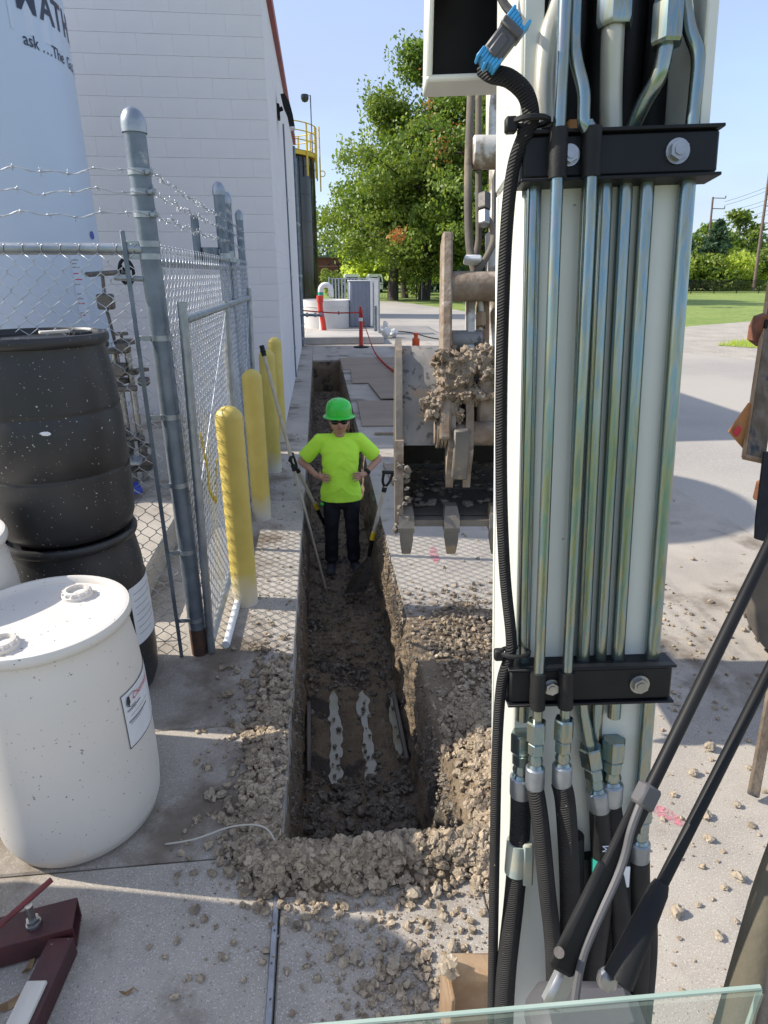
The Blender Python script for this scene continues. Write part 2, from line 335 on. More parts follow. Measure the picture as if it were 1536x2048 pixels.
M['tan'] = mat('tan', (0.27, 0.175, 0.10), (0.36, 0.26, 0.17), 12, 0.75, 0.2, bump=0.3, bscale=40, c4=(0.20, 0.10, 0.06), s4=6, t4=0.58)
M['wirepale'] = mat('wirepale', (0.52, 0.48, 0.40), rough=0.6)
M['skin'] = mat('skin', (0.50, 0.27, 0.19), (0.45, 0.23, 0.16), 9, 0.5)
M['hivis'] = mat('hivis', (0.60, 1.0, 0.07), (0.55, 0.97, 0.06), 6, 0.8, bump=0.25, bscale=9, bdist=0.02)
M['trousers'] = mat('trousers', (0.012, 0.013, 0.02), (0.02, 0.02, 0.027), 8, 0.85, bump=0.4, bscale=14, bdist=0.02)
M['boot'] = mat('boot', (0.075, 0.085, 0.10), (0.05, 0.055, 0.065), 18, 0.8)
M['hair'] = mat('hair', (0.28, 0.13, 0.05), (0.20, 0.09, 0.035), 20, 0.5, bump=0.4, bscale=60, stretch=(1, 1, 0.1))
M['hatgreen'] = mat('hatgreen', (0.03, 0.62, 0.04), (0.03, 0.58, 0.04), 4, 0.25, coat=0.4)
M['sunglass'] = mat('sunglass', (0.008, 0.008, 0.009), rough=0.08)
M['pinkpaint'] = mat('pinkpaint', (0.75, 0.12, 0.22), (0.5, 0.3, 0.3), 30, 0.9)
def spray(m):
    nt = m.node_tree; N = nt.nodes; L = nt.links; b = N['Principled BSDF']; tc = N.new('ShaderNodeTexCoord'); t = N.new('ShaderNodeTexNoise'); t.inputs['Scale'].default_value = 60; t.inputs['Detail'].default_value = 6; t.inputs['Roughness'].default_value = .75
    r = N.new('ShaderNodeMapRange'); r.inputs[1].default_value = .42; r.inputs[2].default_value = .6; L.new(tc.outputs['Object'], t.inputs['Vector']); L.new(t.outputs[0], r.inputs[0]); L.new(r.outputs[0], b.inputs['Alpha'])
spray(M['pinkpaint'])
M['leafA'] = leafmat('leafA', (0.075, 0.14, 0.025), (0.21, 0.29, 0.05))
M['leafB'] = leafmat('leafB', (0.10, 0.17, 0.03), (0.27, 0.33, 0.06))
M['leafC'] = leafmat('leafC', (0.34, 0.42, 0.07), (0.54, 0.60, 0.13), .55)
M['leafD'] = leafmat('leafD', (0.045, 0.10, 0.05), (0.09, 0.15, 0.075))
M['leafO'] = leafmat('leafO', (0.40, 0.15, 0.05), (0.52, 0.25, 0.09))
M['creampipe'] = mat('creampipe', (0.50, 0.49, 0.42), (0.40, 0.39, 0.34), 9, 0.38, 0.35, bump=.05, bscale=40)
M['twig'] = mat('twig', (0.14, 0.12, 0.11), (0.10, 0.085, 0.08), 6, 0.95)
M['dryleaf'] = mat('dryleaf', (0.22, 0.13, 0.06), (0.30, 0.2, 0.1), 20, 0.8)
M['glass'] = glassmat('glass', (0.40, 0.52, 0.42), 0.03, 0.14)
M['glassedge'] = mat('glassedge', (0.36, 0.44, 0.38), (0.30, 0.39, 0.33), 10, 0.25)
def bollard_mat():
    m = mat('bollard', (0.64, 0.50, 0.12), (0.58, 0.44, 0.10), 5, 0.5, bump=0.1, bscale=60)
    nt = m.node_tree; N = nt.nodes; L = nt.links; b = N['Principled BSDF']; src = b.inputs['Base Color'].links[0].from_socket
    tc = N.new('ShaderNodeTexCoord'); sx = N.new('ShaderNodeSeparateXYZ'); L.new(tc.outputs['Object'], sx.inputs[0])
    nz = N.new('ShaderNodeTexNoise'); nz.inputs['Scale'].default_value = 7; L.new(tc.outputs['Object'], nz.inputs['Vector'])
    ad = N.new('ShaderNodeMath'); ad.operation = 'MULTIPLY_ADD'; L.new(nz.outputs[0], ad.inputs[0]); ad.inputs[1].default_value = 0.22; L.new(sx.outputs[2], ad.inputs[2])
    mr = N.new('ShaderNodeMapRange'); mr.inputs[1].default_value = 0.12; mr.inputs[2].default_value = 0.34; mr.inputs[3].default_value = 1; mr.inputs[4].default_value = 0; L.new(ad.outputs[0], mr.inputs[0])
    mx = N.new('ShaderNodeMix'); mx.data_type = 'RGBA'; L.new(mr.outputs[0], mx.inputs[0]); L.new(src, mx.inputs[6]); mx.inputs[7].default_value = (0.62, 0.58, 0.50, 1)
    L.new(mx.outputs[2], b.inputs['Base Color']); return m
M['bollard'] = bollard_mat()
def tubemat():
    """zinc passivated pipe: faint yellow, teal and violet film"""
    m = mat('zinc', (0.55, 0.60, 0.58), rough=0.24, metal=0.9)
    nt = m.node_tree; N = nt.nodes; L = nt.links; b = N['Principled BSDF']
    g = N.new('ShaderNodeNewGeometry'); tc = N.new('ShaderNodeTexCoord'); mp = N.new('ShaderNodeMapping'); mp.inputs['Scale'].default_value = (34, 34, .5)
    L.new(tc.outputs['Object'], mp.inputs[0]); nz = N.new('ShaderNodeTexNoise'); nz.inputs['Scale'].default_value = 3.0; nz.inputs['Detail'].default_value = 2; L.new(mp.outputs[0], nz.inputs['Vector'])
    cr = N.new('ShaderNodeValToRGB'); L.new(nz.outputs[0], cr.inputs[0]); e = cr.color_ramp.elements
    e[0].position = 0.3; e[0].color = (0.20, 0.27, 0.28, 1); e[1].position = 0.7; e[1].color = (0.30, 0.31, 0.33, 1)
    for p, c in ((0.42, (0.31, 0.32, 0.23, 1)), (0.5, (0.30, 0.335, 0.32, 1)), (0.58, (0.20, 0.31, 0.33, 1))):
        q = e.new(p); q.color = c
    L.new(cr.outputs[0], b.inputs['Base Color']); return m
M['zinc'] = tubemat()
def braidmat():
    m = mat('braid', (0.011, 0.011, 0.012), (0.022, 0.021, 0.02), 12, 0.65, spec=.3, c3=(0.35, 0.32, 0.26), s3=110, t3=0.74, w3=0.02)
    nt = m.node_tree; N = nt.nodes; L = nt.links; b = N['Principled BSDF']
    tc = N.new('ShaderNodeTexCoord'); mp = N.new('ShaderNodeMapping'); mp.inputs['Rotation'].default_value = (0.0, 0.5, 0.2); L.new(tc.outputs['Object'], mp.inputs[0])
    wv = N.new('ShaderNodeTexWave'); wv.bands_direction = 'Z'; wv.inputs['Scale'].default_value = 75; wv.inputs['Distortion'].default_value = 1.2; L.new(mp.outputs[0], wv.inputs[0])
    bp = N.new('ShaderNodeBump'); bp.inputs['Strength'].default_value = 0.8; bp.inputs['Distance'].default_value = 0.003; L.new(wv.outputs[0], bp.inputs['Height']); L.new(bp.outputs[0], b.inputs['Normal'])
    return m
M['braid'] = braidmat()
# ================================================================== SETTING
TX0, TX1, TY0, TY1, TD = -0.20, 0.46, 1.66, 15.35, 0.75      # trench box
ZX0, ZX1, ZY0, ZY1 = -9.0, 3.4, -4.0, 19.5                    # paved yard

def sheet(name, polys, z, m):
    mb = MB()
    for poly in polys: mb.add([(x, y, z) for x, y in poly], [tuple(range(len(poly)))])
    o = mb.build(name, m, smooth=0); 
    bm = bmesh.new(); bm.from_mesh(o.data); bmesh.ops.triangulate(bm, faces=bm.faces)
    for f in bm.faces:
        if f.normal.z < 0: f.normal_flip()
    bm.to_mesh(o.data); bm.free(); return tag(o, kind='structure')
B = 900
sheet('ground', [[(-B, -B), (B, -B), (B, ZY0), (-B, ZY0)], [(-B, ZY1), (B, ZY1), (B, B), (-B, B)],
                 [(-B, ZY0), (ZX0, ZY0), (ZX0, ZY1), (-B, ZY1)], [(ZX1, ZY0), (B, ZY0), (B, ZY1), (ZX1, ZY1)]], -0.03, M['lawn'])
sheet('driveway', [[(ZX1, -6), (40, -6), (40, 8), (20, 10.2), (10.8, 13.6), (9.6, 16), (9.2, 22), (8.6, 32), (7.7, 39.5), (6.5, 46), (5.8, 49), (3.6, 51), (-14, 51), (-14, ZY1), (ZX1, ZY1)]], -0.006, M['asphalt'])
sheet('gravel_shoulder', [[(40, 8), (20, 10.2), (10.8, 13.6), (9.6, 16), (9.4, 19), (11, 22.0), (14.8, 24.4), (20.1, 27.3), (40, 38)]], -0.012, M['gravel'])
gi = sheet('grass_verge', [[(11.6, 17.5), (12.6, 18.3), (14.5, 19.0), (18.0, 19.6), (19, 17.6), (14.6, 15.8), (12.9, 16.2)]], -0.004, M['lawn'])
pave = sheet('pavement', [[(ZX0, ZY0), (ZX1, ZY0), (ZX1, TY0 - .06), (ZX0, TY0 - .06)], [(ZX0, TY1 + .06), (ZX1, TY1 + .06), (ZX1, ZY1), (ZX0, ZY1)],
                  [(ZX0, TY0 - .06), (TX0 - .05, TY0 - .06), (TX0 - .05, TY1 + .06), (ZX0, TY1 + .06)], [(TX1 + .06, TY0 - .06), (ZX1, TY0 - .06), (ZX1, TY1 + .06), (TX1 + .06, TY1 + .06)]], -0.014, M['bedding'])
ORG[pave.name] = Vector((0, 0, 0))
g = 0.0022
def slab(x0, x1, y0, y1):
    mb = MB(); c = ((x0 + x1) / 2, (y0 + y1) / 2, -0.072 + random.uniform(-.0015, .0015))
    mb.bbox((0, 0, 0), (x1 - x0 - 2 * g, y1 - y0 - 2 * g, 0.144), 0.006)
    o = mb.build('slab', M['concrete'], pave, smooth=0, local=True); o.location = c
yl = [-4, -1.4, 0.3, 1.66, 2.36, 3.86, 5.4, 6.95, 8.5, 11.0, 13.5, 15.35, 17.4, 19.5]
for a, b in zip(yl[:-1], yl[1:]):
    slab(-2.6, TX0, a, b)
    if b <= 8.51: slab(-9.0, -2.6, a, b)
    if b <= 1.67 or a >= 15.3: slab(TX0, 0.485, a, b)
mb = MB(); mb.prism([(.4875, -4), (3.4, -4), (3.4, 7.598), (TX1 + .005, 7.598), (TX1 + .005, 3.2), (.60, 3.2), (.60, 1.6), (.4875, 1.6)], (0, 0, .144), (0, 0, -.144), (1, 0, 0), (0, 1, 0)); mb.build('slab', M['concrete'], pave, smooth=0)
for a, b in zip([7.6, 10.6, 13.6, 16.6], [10.6, 13.6, 16.6, 19.5]): slab(TX1 + 0.005, 3.4, a, b)

# steel joint cover at the end of the trench line
mb = MB(); mb.bbox((TX0 - 0.012, 0.62, 0.003), (0.02, 1.9, 0.006), 0.002)
jc = mb.build('joint_strip', M['steel']); recentre(jc, (TX0 - .012, .62, 0)); tag(jc, 'narrow riveted steel strip along the slab joint in front of the trench', 'metal strip')
rv = MB(); rv.lathe([(0.0035, 0), (0.003, .002), (0.0, .0025)], 8)
rvm = None
for i in range(18):
    if rvm is None: o = rv.build('rivet', M['darksteel'], jc, local=True); o.location = (0, 0, .006); rvm = o.data; o.location.y = -0.85
    else: o = bpy.data.objects.new('rivet', rvm); COL.objects.link(o); o.parent = jc; o.location = (random.uniform(-.004, .004), -0.85 + i * .1, .006)

# ------------------------------------------------------------------ trench
def ridge(x, y):
    """low concrete ribs with water between them"""
    k = max(0.0, min(1.0, (y - 2.62) / .18)) * max(0.0, min(1.0, (3.62 - y) / .2))
    t = abs(math.sin((x - 0.005) / 0.2 * math.pi))
    return k * (0.05 * (t ** 0.8) - 0.032)
ys = [TY0]
while ys[-1] < TY1: ys.append(min(TY1, ys[-1] + 0.018 + 0.009 * max(0, ys[-1] - 3)))
nW, nF = 26, 40
V = []; row = 2 * nW + nF + 1
def rightlip(y):
    return TX1 + 0.035 * math.exp(-((y - 1.7) / 0.35) ** 2) + 0.012 * noise.noise(Vector((y * 5, 3, 0))) * (1 if y < 3.6 else 0)
for y in ys:
    for k in range(row):
        if k < nW:
            t = k / nW; x, z = TX0 - 0.004 + 0.02 * t, -0.02 - (TD - 0.02) * t; nx, nz = 1, 0
        elif k <= nW + nF:
            t = (k - nW) / nF; x, z = TX0 + .016 + (TX1 - TX0 - .036) * t, -TD; nx, nz = 0, 1
        else:
            t = (k - nW - nF) / nW; x, z = TX1 - 0.02 + (rightlip(y) - TX1 + .024) * t ** 1.4, -TD + (TD - 0.02) * t; nx, nz = -1, 0
        p = Vector((x, y, z)); a = noise.fractal(p * 5.5, 1.0, 2.0, 4); b2 = noise.noise(p * 22)
        am = 0.020 if k < nW else (0.022 if k <= nW + nF else 0.034)
        d = am * a + 0.007 * b2 + 0.010 * noise.noise(p * 11)
        if nz: d = d * (0.6 if 2.6 < y < 3.6 else 1.0) + ridge(x, y) + 0.05 * math.exp(-((y - 1.7) / .25) ** 2)
        elif nx == 1: d = min(d, 0.02)
        edge = min(1.0, (k / 3.0), ((row - 1 - k) / 3.0)) if not nz else 1.0
        V.append((x + nx * d * edge, y, z + nz * d))
F = []
for i in range(len(ys) - 1):
    for k in range(row - 1):
        F.append((i * row + k, i * row + k + 1, (i + 1) * row + k + 1, (i + 1) * row + k))
me = np_mesh('trench', V, F); tr = link_mesh('trench', me, M['soil'], smooth=180); tag(tr, kind='structure')
bm = bmesh.new(); bm.from_mesh(me); bmesh.ops.recalc_face_normals(bm, faces=bm.faces)
up = sum(f.normal.z for f in bm.faces)
if up < 0: bmesh.ops.reverse_faces(bm, faces=bm.faces)
bm.to_mesh(me); bm.free()
for yy in (TY0, TY1):      # end faces
    mb = MB(); mb.box(((TX0 + TX1) / 2, yy + (-.02 if yy == TY0 else .02), -TD / 2 - .04), (TX1 - TX0 + .02, .04, TD)); o = mb.build('trench_end', M['soil'], smooth=0); tag(o, kind='structure')
for (xc, wd, y0, y1, zz) in ((0.005, .085, 2.66, 3.58, -0.754), (0.205, .085, 2.66, 3.60, -0.754), (0.392, .05, 2.9, 3.5, -0.754)):
    mb = MB(); n = 18
    P = [(xc + wd * (0.8 + .25 * noise.noise(Vector((i * .5, xc * 9, y0)))) * math.cos(2 * math.pi * i / n), (y0 + y1) / 2 + (y1 - y0) / 2 * math.sin(2 * math.pi * i / n), zz) for i in range(n)]
    mb.add(P, [tuple(range(n))]); o = mb.build('puddle', M['water'], smooth=0); tag(o, kind='structure')
for (x, y0, y1, h, tl, lab) in ((TX0 + .045, 2.75, 3.35, .07, .02, 'muddy timber board set against the left wall of the wet trench floor'), (TX1 - .045, 2.8, 3.4, .06, -.05, 'muddy timber board against the sunlit side wall of the trench')):
    mb = MB(); mb.bbox((0, 0, 0), (0.022, y1 - y0, h), .003, Euler((0.02, tl, 0.015)).to_matrix())
    o = mb.build('timber_board', M['greywood']); o.location = (x, (y0 + y1) / 2, -TD + h / 2 + .012); tag(o, lab, 'board')

# ------------------------------------------------------------------ white block building
BX, BY0, BY1, BH = -0.53, 8.62, 18.8, 5.15
bld = thing('block_building', 'tall white painted concrete block building with red roof edge', 'building', (-5.0, 13.7, 0))
mb = MB(); mb.box((BX - 4.7 - .012, (BY0 + BY1) / 2 + .006, BH / 2), (9.4, BY1 - BY0 - .012, BH)); mb.build('wall', M['mortar'], bld, smooth=0)
blk = None
nz_ = int(BH / 0.203)
for j in range(nz_ + 1):
    z0 = j * 0.203; h = min(0.203, BH - z0)
    if h < 0.05: continue
    off = 0.2 * (j % 2); x = BX
    first = True
    while x > BX - 3.9:
        wdt = 0.2 if (first and j % 2) else 0.4; first = False
        key = (round(wdt, 2), round(h, 3))
        if blk is None: blk = {}
        if key not in blk:
            mb = MB(); mb.bbox((0, 0, 0), (wdt - .0004, .03, h - .0018), .0014); o = mb.build('block', M['block'], bld, smooth=0, local=True); blk[key] = o.data
        else:
            o = bpy.data.objects.new('block', blk[key]); COL.objects.link(o); o.parent = bld
        o.location = Vector((x - wdt / 2, BY0 - .0135 + random.uniform(-.0012, .0012), z0 + h / 2)) - ORG[bld.name]
        x -= wdt
# side wall courses: seen almost edge on, joined
mb = MB()
for j in range(nz_ + 1):
    z0 = j * 0.203; h = min(0.203, BH - z0)
    if h < 0.05: continue
    y = BY0 - .028
    while y < BY1 - .01:
        l = min(0.4 if (y > BY0 or j % 2) else 0.2, BY1 - y)
        mb.box((BX + .0, y + l / 2, z0 + h / 2), (0.03, l - .0004, h - .0018)); y += l
o = mb.build('side_wall_blocks', M['block'], bld, smooth=0); tag(o, kind='stuff')
mb = MB(); mb.bbox((BX + .02, (BY0 + BY1) / 2, BH + .07), (.12, BY1 - BY0 + .2, .16), .01); mb.bbox((BX - 4.7, BY0 - .05, BH + .07), (9.3, .1, .16), .01); mb.build('roof_trim', M['redtrim'], bld)
mb = MB(); mb.box((BX - 4.7, (BY0 + BY1) / 2, BH + .09), (9.2, BY1 - BY0 - .1, .1)); mb.build('roof', M['darksteel'], bld)
# wall light
wl = MB(); wl.bbox((BX + .03, 10.9, 4.22), (.05, .16, .2), .01); wlo = wl.build('wall_light', M['blackpaint'], bld)
wl = MB(); A = Vector((BX + .05, 10.9, 4.25))
wl.tube([A, A + Vector((.05, 0, .02))], .03, 10)
wl.prism([(0, .2), (.06, .21), (.13, .1), (.17, -.06), (.19, -.2), (.11, -.21), (.08, -.05), (.03, .06)], (0, .2, 0), A + Vector((.03, -.1, -.02)))
wl.build('lamp_head', M['blackpaint'], wlo); 
wl = MB(); wl.bbox(A + Vector((.18, 0, -.24)), (.075, .18, .03), .006); wl.build('lens', M['pvc'], wlo)
# pipes down the wall end
for i, (dx, dy, r_, mt, zt) in enumerate(((.045, 18.2, .035, 'galvpipe', 5.0), (.05, 18.45, .022, 'pvc', 4.9), (.055, 18.66, .04, 'galvpipe', 4.8), (.03, 12.6, .014, 'galvpipe', 4.4))):
    pp = MB(); pp.tube([(BX + dx, dy, 0.02), (BX + dx, dy, zt)], r_, 10); po = pp.build('downpipe', M[mt], bld)
    for zz in (.6, 1.9, 3.2):
        q = MB(); q.lathe([(r_ + .004, -.03), (r_ + .012, -.02), (r_ + .012, .02), (r_ + .004, .03)], 10, (BX + dx, dy, zz)); q.build('coupling', M['galv'], po)
hb = MB(); hb.tube([(BX + .02, 17.6, .92), (BX + .62, 17.6, .9)], .035, 10); hbo = hb.build('stub_pipe', M['galvpipe'], bld)
for xx in (.18, .40, .56):
    hb = MB(); hb.tube([(BX + xx, 17.6, .915), (BX + xx + .06, 17.6, .913)], .06, 10); hb.build('flange', M['galv'], hbo)

# ------------------------------------------------------------------ white bulk tank with lettering
TC = Vector((-3.166, 6.42, 0)); TR = 1.125
tk = thing('storage_tank', 'tall white cylindrical gas storage tank with dark lettering inside the fence', 'tank', TC)
prof = [(0.0, .55), (.5, .58), (.9, .70), (1.06, .85), (TR, 1.05), (TR, 4.35), (1.07, 4.6), (.92, 4.82), (.6, 5.02), (.25, 5.1), (0, 5.11)]
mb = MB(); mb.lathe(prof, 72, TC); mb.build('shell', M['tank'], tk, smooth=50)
for k in range(3):
    a = k * 2.09 + .5; mb = MB(); mb.bbox(TC + Vector((.85 * math.cos(a), .85 * math.sin(a), .5)), (.16, .16, .62), .01); mb.build('leg', M['tank'], tk)
def wrap_text(txt, size, arc0, z, name, m, off=.004, bold=0.0, xs=1.0):
    cu = bpy.data.curves.new(name, 'FONT'); cu.body = txt; cu.size = size; cu.offset = bold; cu.resolution_u = 3
    ob = bpy.data.objects.new(name, cu); COL.objects.link(ob); bpy.context.view_layer.update()
    me = bpy.data.meshes.new_from_object(ob.evaluated_get(bpy.context.evaluated_depsgraph_get())); bpy.data.objects.remove(ob)
    bm = bmesh.new(); bm.from_mesh(me)
    mx = max(v.co.x for v in bm.verts)
    x = 0.0
    while x < mx:                           # cut into strips so that the letters bend with the shell
        bmesh.ops.bisect_plane(bm, geom=bm.verts[:] + bm.edges[:] + bm.faces[:], plane_co=(x, 0, 0), plane_no=(1, 0, 0)); x += .05 / xs
    for v in bm.verts:
        a = (arc0 + v.co.x * xs) / TR; v.co = Vector(((TR + off) * math.cos(a), (TR + off) * math.sin(a), z + v.co.y))
    bm.to_mesh(me); bm.free(); o = link_mesh(name, me, m, tk, 0); return o
def wrap_rect(s0, s1, z0, z1, name, m, off=.002, parent=None):
    mb = MB(); n = 12
    mb.lathe([(TR + off, z0), (TR + off, z1)], n, TC, a0=s0 / TR, a1=s1 / TR); return mb.build(name, m, parent or tk)
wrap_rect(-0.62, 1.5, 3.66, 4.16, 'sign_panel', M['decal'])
for wd_, s0_ in zip('MATHESON', (-.553, -.305, -.125, .06, .255, .42, .59, .80)): wrap_text(wd_, .275, s0_, 3.815, 'lettering', M['navy'], bold=.006, xs=1.0)
for wd_, s0_ in (('ask', -.535), ('.', -.345), ('.', -.30), ('.', -.255), ('The', -.222), ('Gas', .03), ('Professionals', .26)): wrap_text(wd_, .118, s0_, 3.585, 'lettering', M['navy'], bold=.001, xs=1.0)
wrap_rect(-.44, -.30, 1.55, 2.10, 'notice', M['decal'])
for zz in [2.06, 2.03, 2.0, 1.95, 1.9, 1.86, 1.78, 1.74, 1.7, 1.62, 1.6]:
    wrap_rect(-.43, -.43 + random.uniform(.06, .11), zz, zz + .008, 'print_line', M['inkgrey'] if random.random() < .8 else M['redink'], .004)
mb = MB(); n = 20
mb.add([(TC.x + (TR + .004) * math.cos((-.02 + .05 * math.cos(t)) / TR), TC.y + (TR + .004) * math.sin((-.02 + .05 * math.cos(t)) / TR), 2.28 + .035 * math.sin(t)) for t in [2 * math.pi * i / n for i in range(n)]], [tuple(range(n))])
mb.build('oval_sticker', M['blue'], tk, smooth=0)
mb = MB(); mb.bbox((-2.9, 5.9, .1), (3.5, 5.05, .2), .015); o = mb.build('tank_pad', M['concrete'], smooth=0); recentre(o, (-2.9, 5.9, 0)); tag(o, 'raised concrete pad under the white tank behind the chain-link fence', 'concrete pad')

# pipework beside the tank
pw = thing('pipe_manifold', 'dark valves and vertical pipes beside the white tank behind the fence', 'pipework', (-1.75, 5.5, .2))
def pt(pts, r_, name, m, parent=None, n=10):
    q = MB(); q.tube(pts, r_, n); return q.build(name, m, parent or pw)
for (x, y, r_, z1) in ((-1.72, 5.5, .035, 1.35), (-1.62, 5.52, .028, 1.42), (-1.86, 5.45, .025, 1.2)):
    p = pt([(x, y, .2), (x, y, z1)], r_, 'pipe', M['steel'] if r_ > .026 else M['darksteel'])
    for zz in (.32, z1 - .25, z1): pt([(x, y, zz - .02), (x, y, zz + .02)], r_ + .045, 'flange', M['darksteel'], p)
for (z, l) in ((.42, 1.0), (.62, .7), (1.05, .55)): pt([(-1.55, 5.4, z), (-1.55 - l, 5.35, z)], .025, 'pipe', M['darksteel'])
for (x, y, z, s_) in ((-1.7, 5.45, 1.2, .09), (-1.62, 5.42, 1.38, .07), (-1.78, 5.42, 1.42, .06), (-1.72, 5.4, .55, .09), (-1.55, 5.4, .42, .08), (-1.92, 5.4, .9, .07), (-1.5, 5.45, 1.1, .06)):
    q = MB(); q.bbox((x, y, z), (s_ * 1.5, s_ * 1.3, s_ * 1.2), .015); vb = q.build('valve', M['darksteel'], pw)
    q = MB(); q.tube([(x, y, z), (x, y - .0, z + s_ * 1.6)], .012, 8); q.lathe([(.028, -.01), (.055, -.01), (.055, .012), (.028, .012)], 14, (x, y, z + s_ * 1.6)); q.build('valve_stem', M['darksteel'], vb)
hw = MB(); c0 = Vector((-1.48, 5.32, 1.965)); n = 20
hw.tube([c0 + Vector((.045 * math.cos(t), .03 * math.cos(t), .09 * math.sin(t))) for t in [2 * math.pi * i / n for i in range(n + 1)]], .013, 8, cap=False)
for k in range(3):
    t = k * 2.09 + .4; hw.tube([c0, c0 + Vector((.045 * math.cos(t), .03 * math.cos(t), .09 * math.sin(t)))], .009, 6)
hw.build('handwheel', M['blackpaint'], pw)
pt([c0, c0 + Vector((-.42, .35, -.02))], .02, 'pipe', M['darksteel'])
pt([(-1.72, 5.5, 1.96), (-1.74, 5.52, 1.72), (-1.70, 5.5, 1.4)], .014, 'pipe', M['darksteel'])
q = MB(); q.bbox((-1.72, 5.48, 1.74), (.12, .1, .12), .012); q.build('gauge_box', M['darksteel'], pw)
q = MB(); q.bbox((-1.78, 5.15, .5), (.5, .22, .03), .006, Euler((0, .1, .2)).to_matrix()); q.build('cover_plate', M['galv'], pw)
q = MB(); q.bbox((-1.70, 5.0, .28), (.35, .2, .05), .01, Euler((0, .0, .4)).to_matrix()); q.build('blue_box', M['blue'], pw)

# ------------------------------------------------------------------ chain-link fence
FX, FY = -0.72, 2.98
fn = thing('chain_link_fence', 'galvanised chain-link fence with barbed wire around the white tank', 'fence', (FX, FY, 0))
def chain(o, u, width, height, name, parent, pitch=.038, r_=.0021, nrm=None):
    o = Vector(o); u = Vector(u).normalized(); up = Vector((0, 0, 1)); nrm = Vector(nrm) if nrm else u.cross(up)
    mb = MB(); nw = int(width / pitch) + 1; nv = int(height / pitch); hh = pitch / 2
    for i in range(nw):
        pts = []
        for k in range(nv + 1):
            s_ = 1 if ((k + i) % 2) else -1
            x = i * pitch + s_ * (hh + .0012); zc = k * pitch; side = s_ * .0028
            if x < -hh or x > width + hh: x = max(-hh, min(width + hh, x))
            for dz, kx in ((-.0045, .9), (.0045, .9)):
                if 0 < k < nv: pts.append(o + u * (i * pitch + (x - i * pitch) * kx + s_ * .003) + up * (zc + dz) + nrm * (side * (1 if dz < 0 else -1)))
                elif dz > 0 and k == 0 or dz < 0 and k == nv: pts.append(o + u * x + up * zc)
        mb.tube(pts, r_, 4, twist=.78)
        if (nv + i) % 2 == 0: continue
        xt = pts[-1]                                  # twisted barb at the top
        mb.tube([xt, xt + up * .028 + u * .002, xt + up * .034 + u * .012], r_ * 1.2, 4); mb.tube([xt + up * .028, xt + up * .036 - u * .010], r_ * 1.0, 4)
    return mb.build(name, M['wire'], parent, smooth=180, normals=False)
c1 = chain((FX - .075 - 26 * .076, FY - .035, .02), (1, 0, 0), 26 * .076, 2.05, 'chain_link_mesh', fn)
c2 = chain((FX + .035, FY + .06, .02), (0, 1, 0), 2.25, 2.05, 'chain_link_mesh', fn)
c3 = chain((FX + .035, 5.45, .02), (0, 1, 0), 1.15, 2.05, 'chain_link_mesh', fn)
for q_ in (c1, c2, c3): tag(q_, kind='stuff')
def post(x, y, h, r_, name='post', parent=fn, rust=False):
    mb = MB(); mb.tube([(x, y, -.05), (x, y, h - r_)], r_, 20, cap=False); p = mb.build(name, M['galvpipe'], parent)
    mb = MB(); mb.lathe([(r_ * 1.12, -.035), (r_ * 1.14, 0), (r_ * 1.05, .02), (r_ * .75, .043), (r_ * .35, .055), (0, .058)], 20, (x, y, h - .06)); mb.build('cap', M['galv'], p)
    if rust:
        mb = MB(); mb.tube([(x, y, -.02), (x, y, .16)], r_ * 1.015, 20, cap=False); mb.build('rusted_base', M['rustpost'], p)
    return p
cp = post(FX, FY, 2.58, .044, rust=True)
for z in (.22, .62, .98, 1.32, 1.68, 2.02, 2.07, 2.184, 2.269, 2.343):
    mb = MB(); hi = z > 2.1
    mb.lathe([(.0445, -.012), (.0475, -.012), (.0475, .012), (.0445, .012)], 20, (FX, FY, z))
    if hi: mb.bbox((FX + .045, FY - .035, z - .002), (.03, .022, .02), .003); mb.tube([(FX + .05, FY - .045, z), (FX + .05, FY - .06, z)], .007, 6)
    else: mb.bbox((FX - .065, FY - .03, z), (.06, .005, .022), .001)
    mb.build('band', M['galv'], cp)
for (y, h, r_) in ((5.3, 2.60, .042), (5.72, 2.58, .036), (6.55, 2.52, .034)): post(FX, y, h, r_)
for (y, z) in ((5.42, 2.06), (5.5, 2.1), (5.6, 2.06), (5.3, 2.08), (5.85, 2.05)):
    mb = MB(); mb.lathe([(.05, -.02), (.056, -.02), (.056, .02), (.05, .02)], 14, (FX, y, z)); mb.bbox((FX - .02, y, z + .03), (.05, .07, .05), .008); mb.build('hinge', M['galv'], fn)
mb = MB(); mb.tube([(FX - .1, 5.28, 2.02), (FX - .1, 5.28, 2.14)], .07, 14); mb.tube([(FX - .19, 5.25, 2.05), (FX - .19, 5.25, 2.36)], .03, 10); mb.build('hinge_arm', M['galvpipe'], fn)
mb = MB(); mb.tube([(FX - 2.1, FY - .01, 2.05), (FX - .09, FY - .01, 2.05)], .024, 14); mb.tube([(FX - .1, FY - .01, 2.05), (FX - .02, FY - .01, 2.05)], .027, 12); mb.build('top_rail', M['galv'], fn)
mb = MB(); mb.tube([(FX, FY + .02, 2.0), (FX, 6.5, 2.0)], .021, 12); mb.build('top_rail', M['galv'], fn)
mb = MB(); mb.bbox((FX - .092, FY - .04, 1.06), (.019, .006, 2.12), .001); mb.build('tension_bar', M['galvpipe'], fn)
mb = MB(); mb.tube([(FX - 2.1, FY - .03, .09), (FX - .09, FY - .03, .1)], .0025, 5); mb.build('tension_wire', M['wire'], fn)
mb = MB(); mb.tube([(FX - .03, FY - .01, 1.93), (FX - .16, FY - .01, 1.935)], .012, 10)
mb.build('brace_stub', M['galv'], fn)
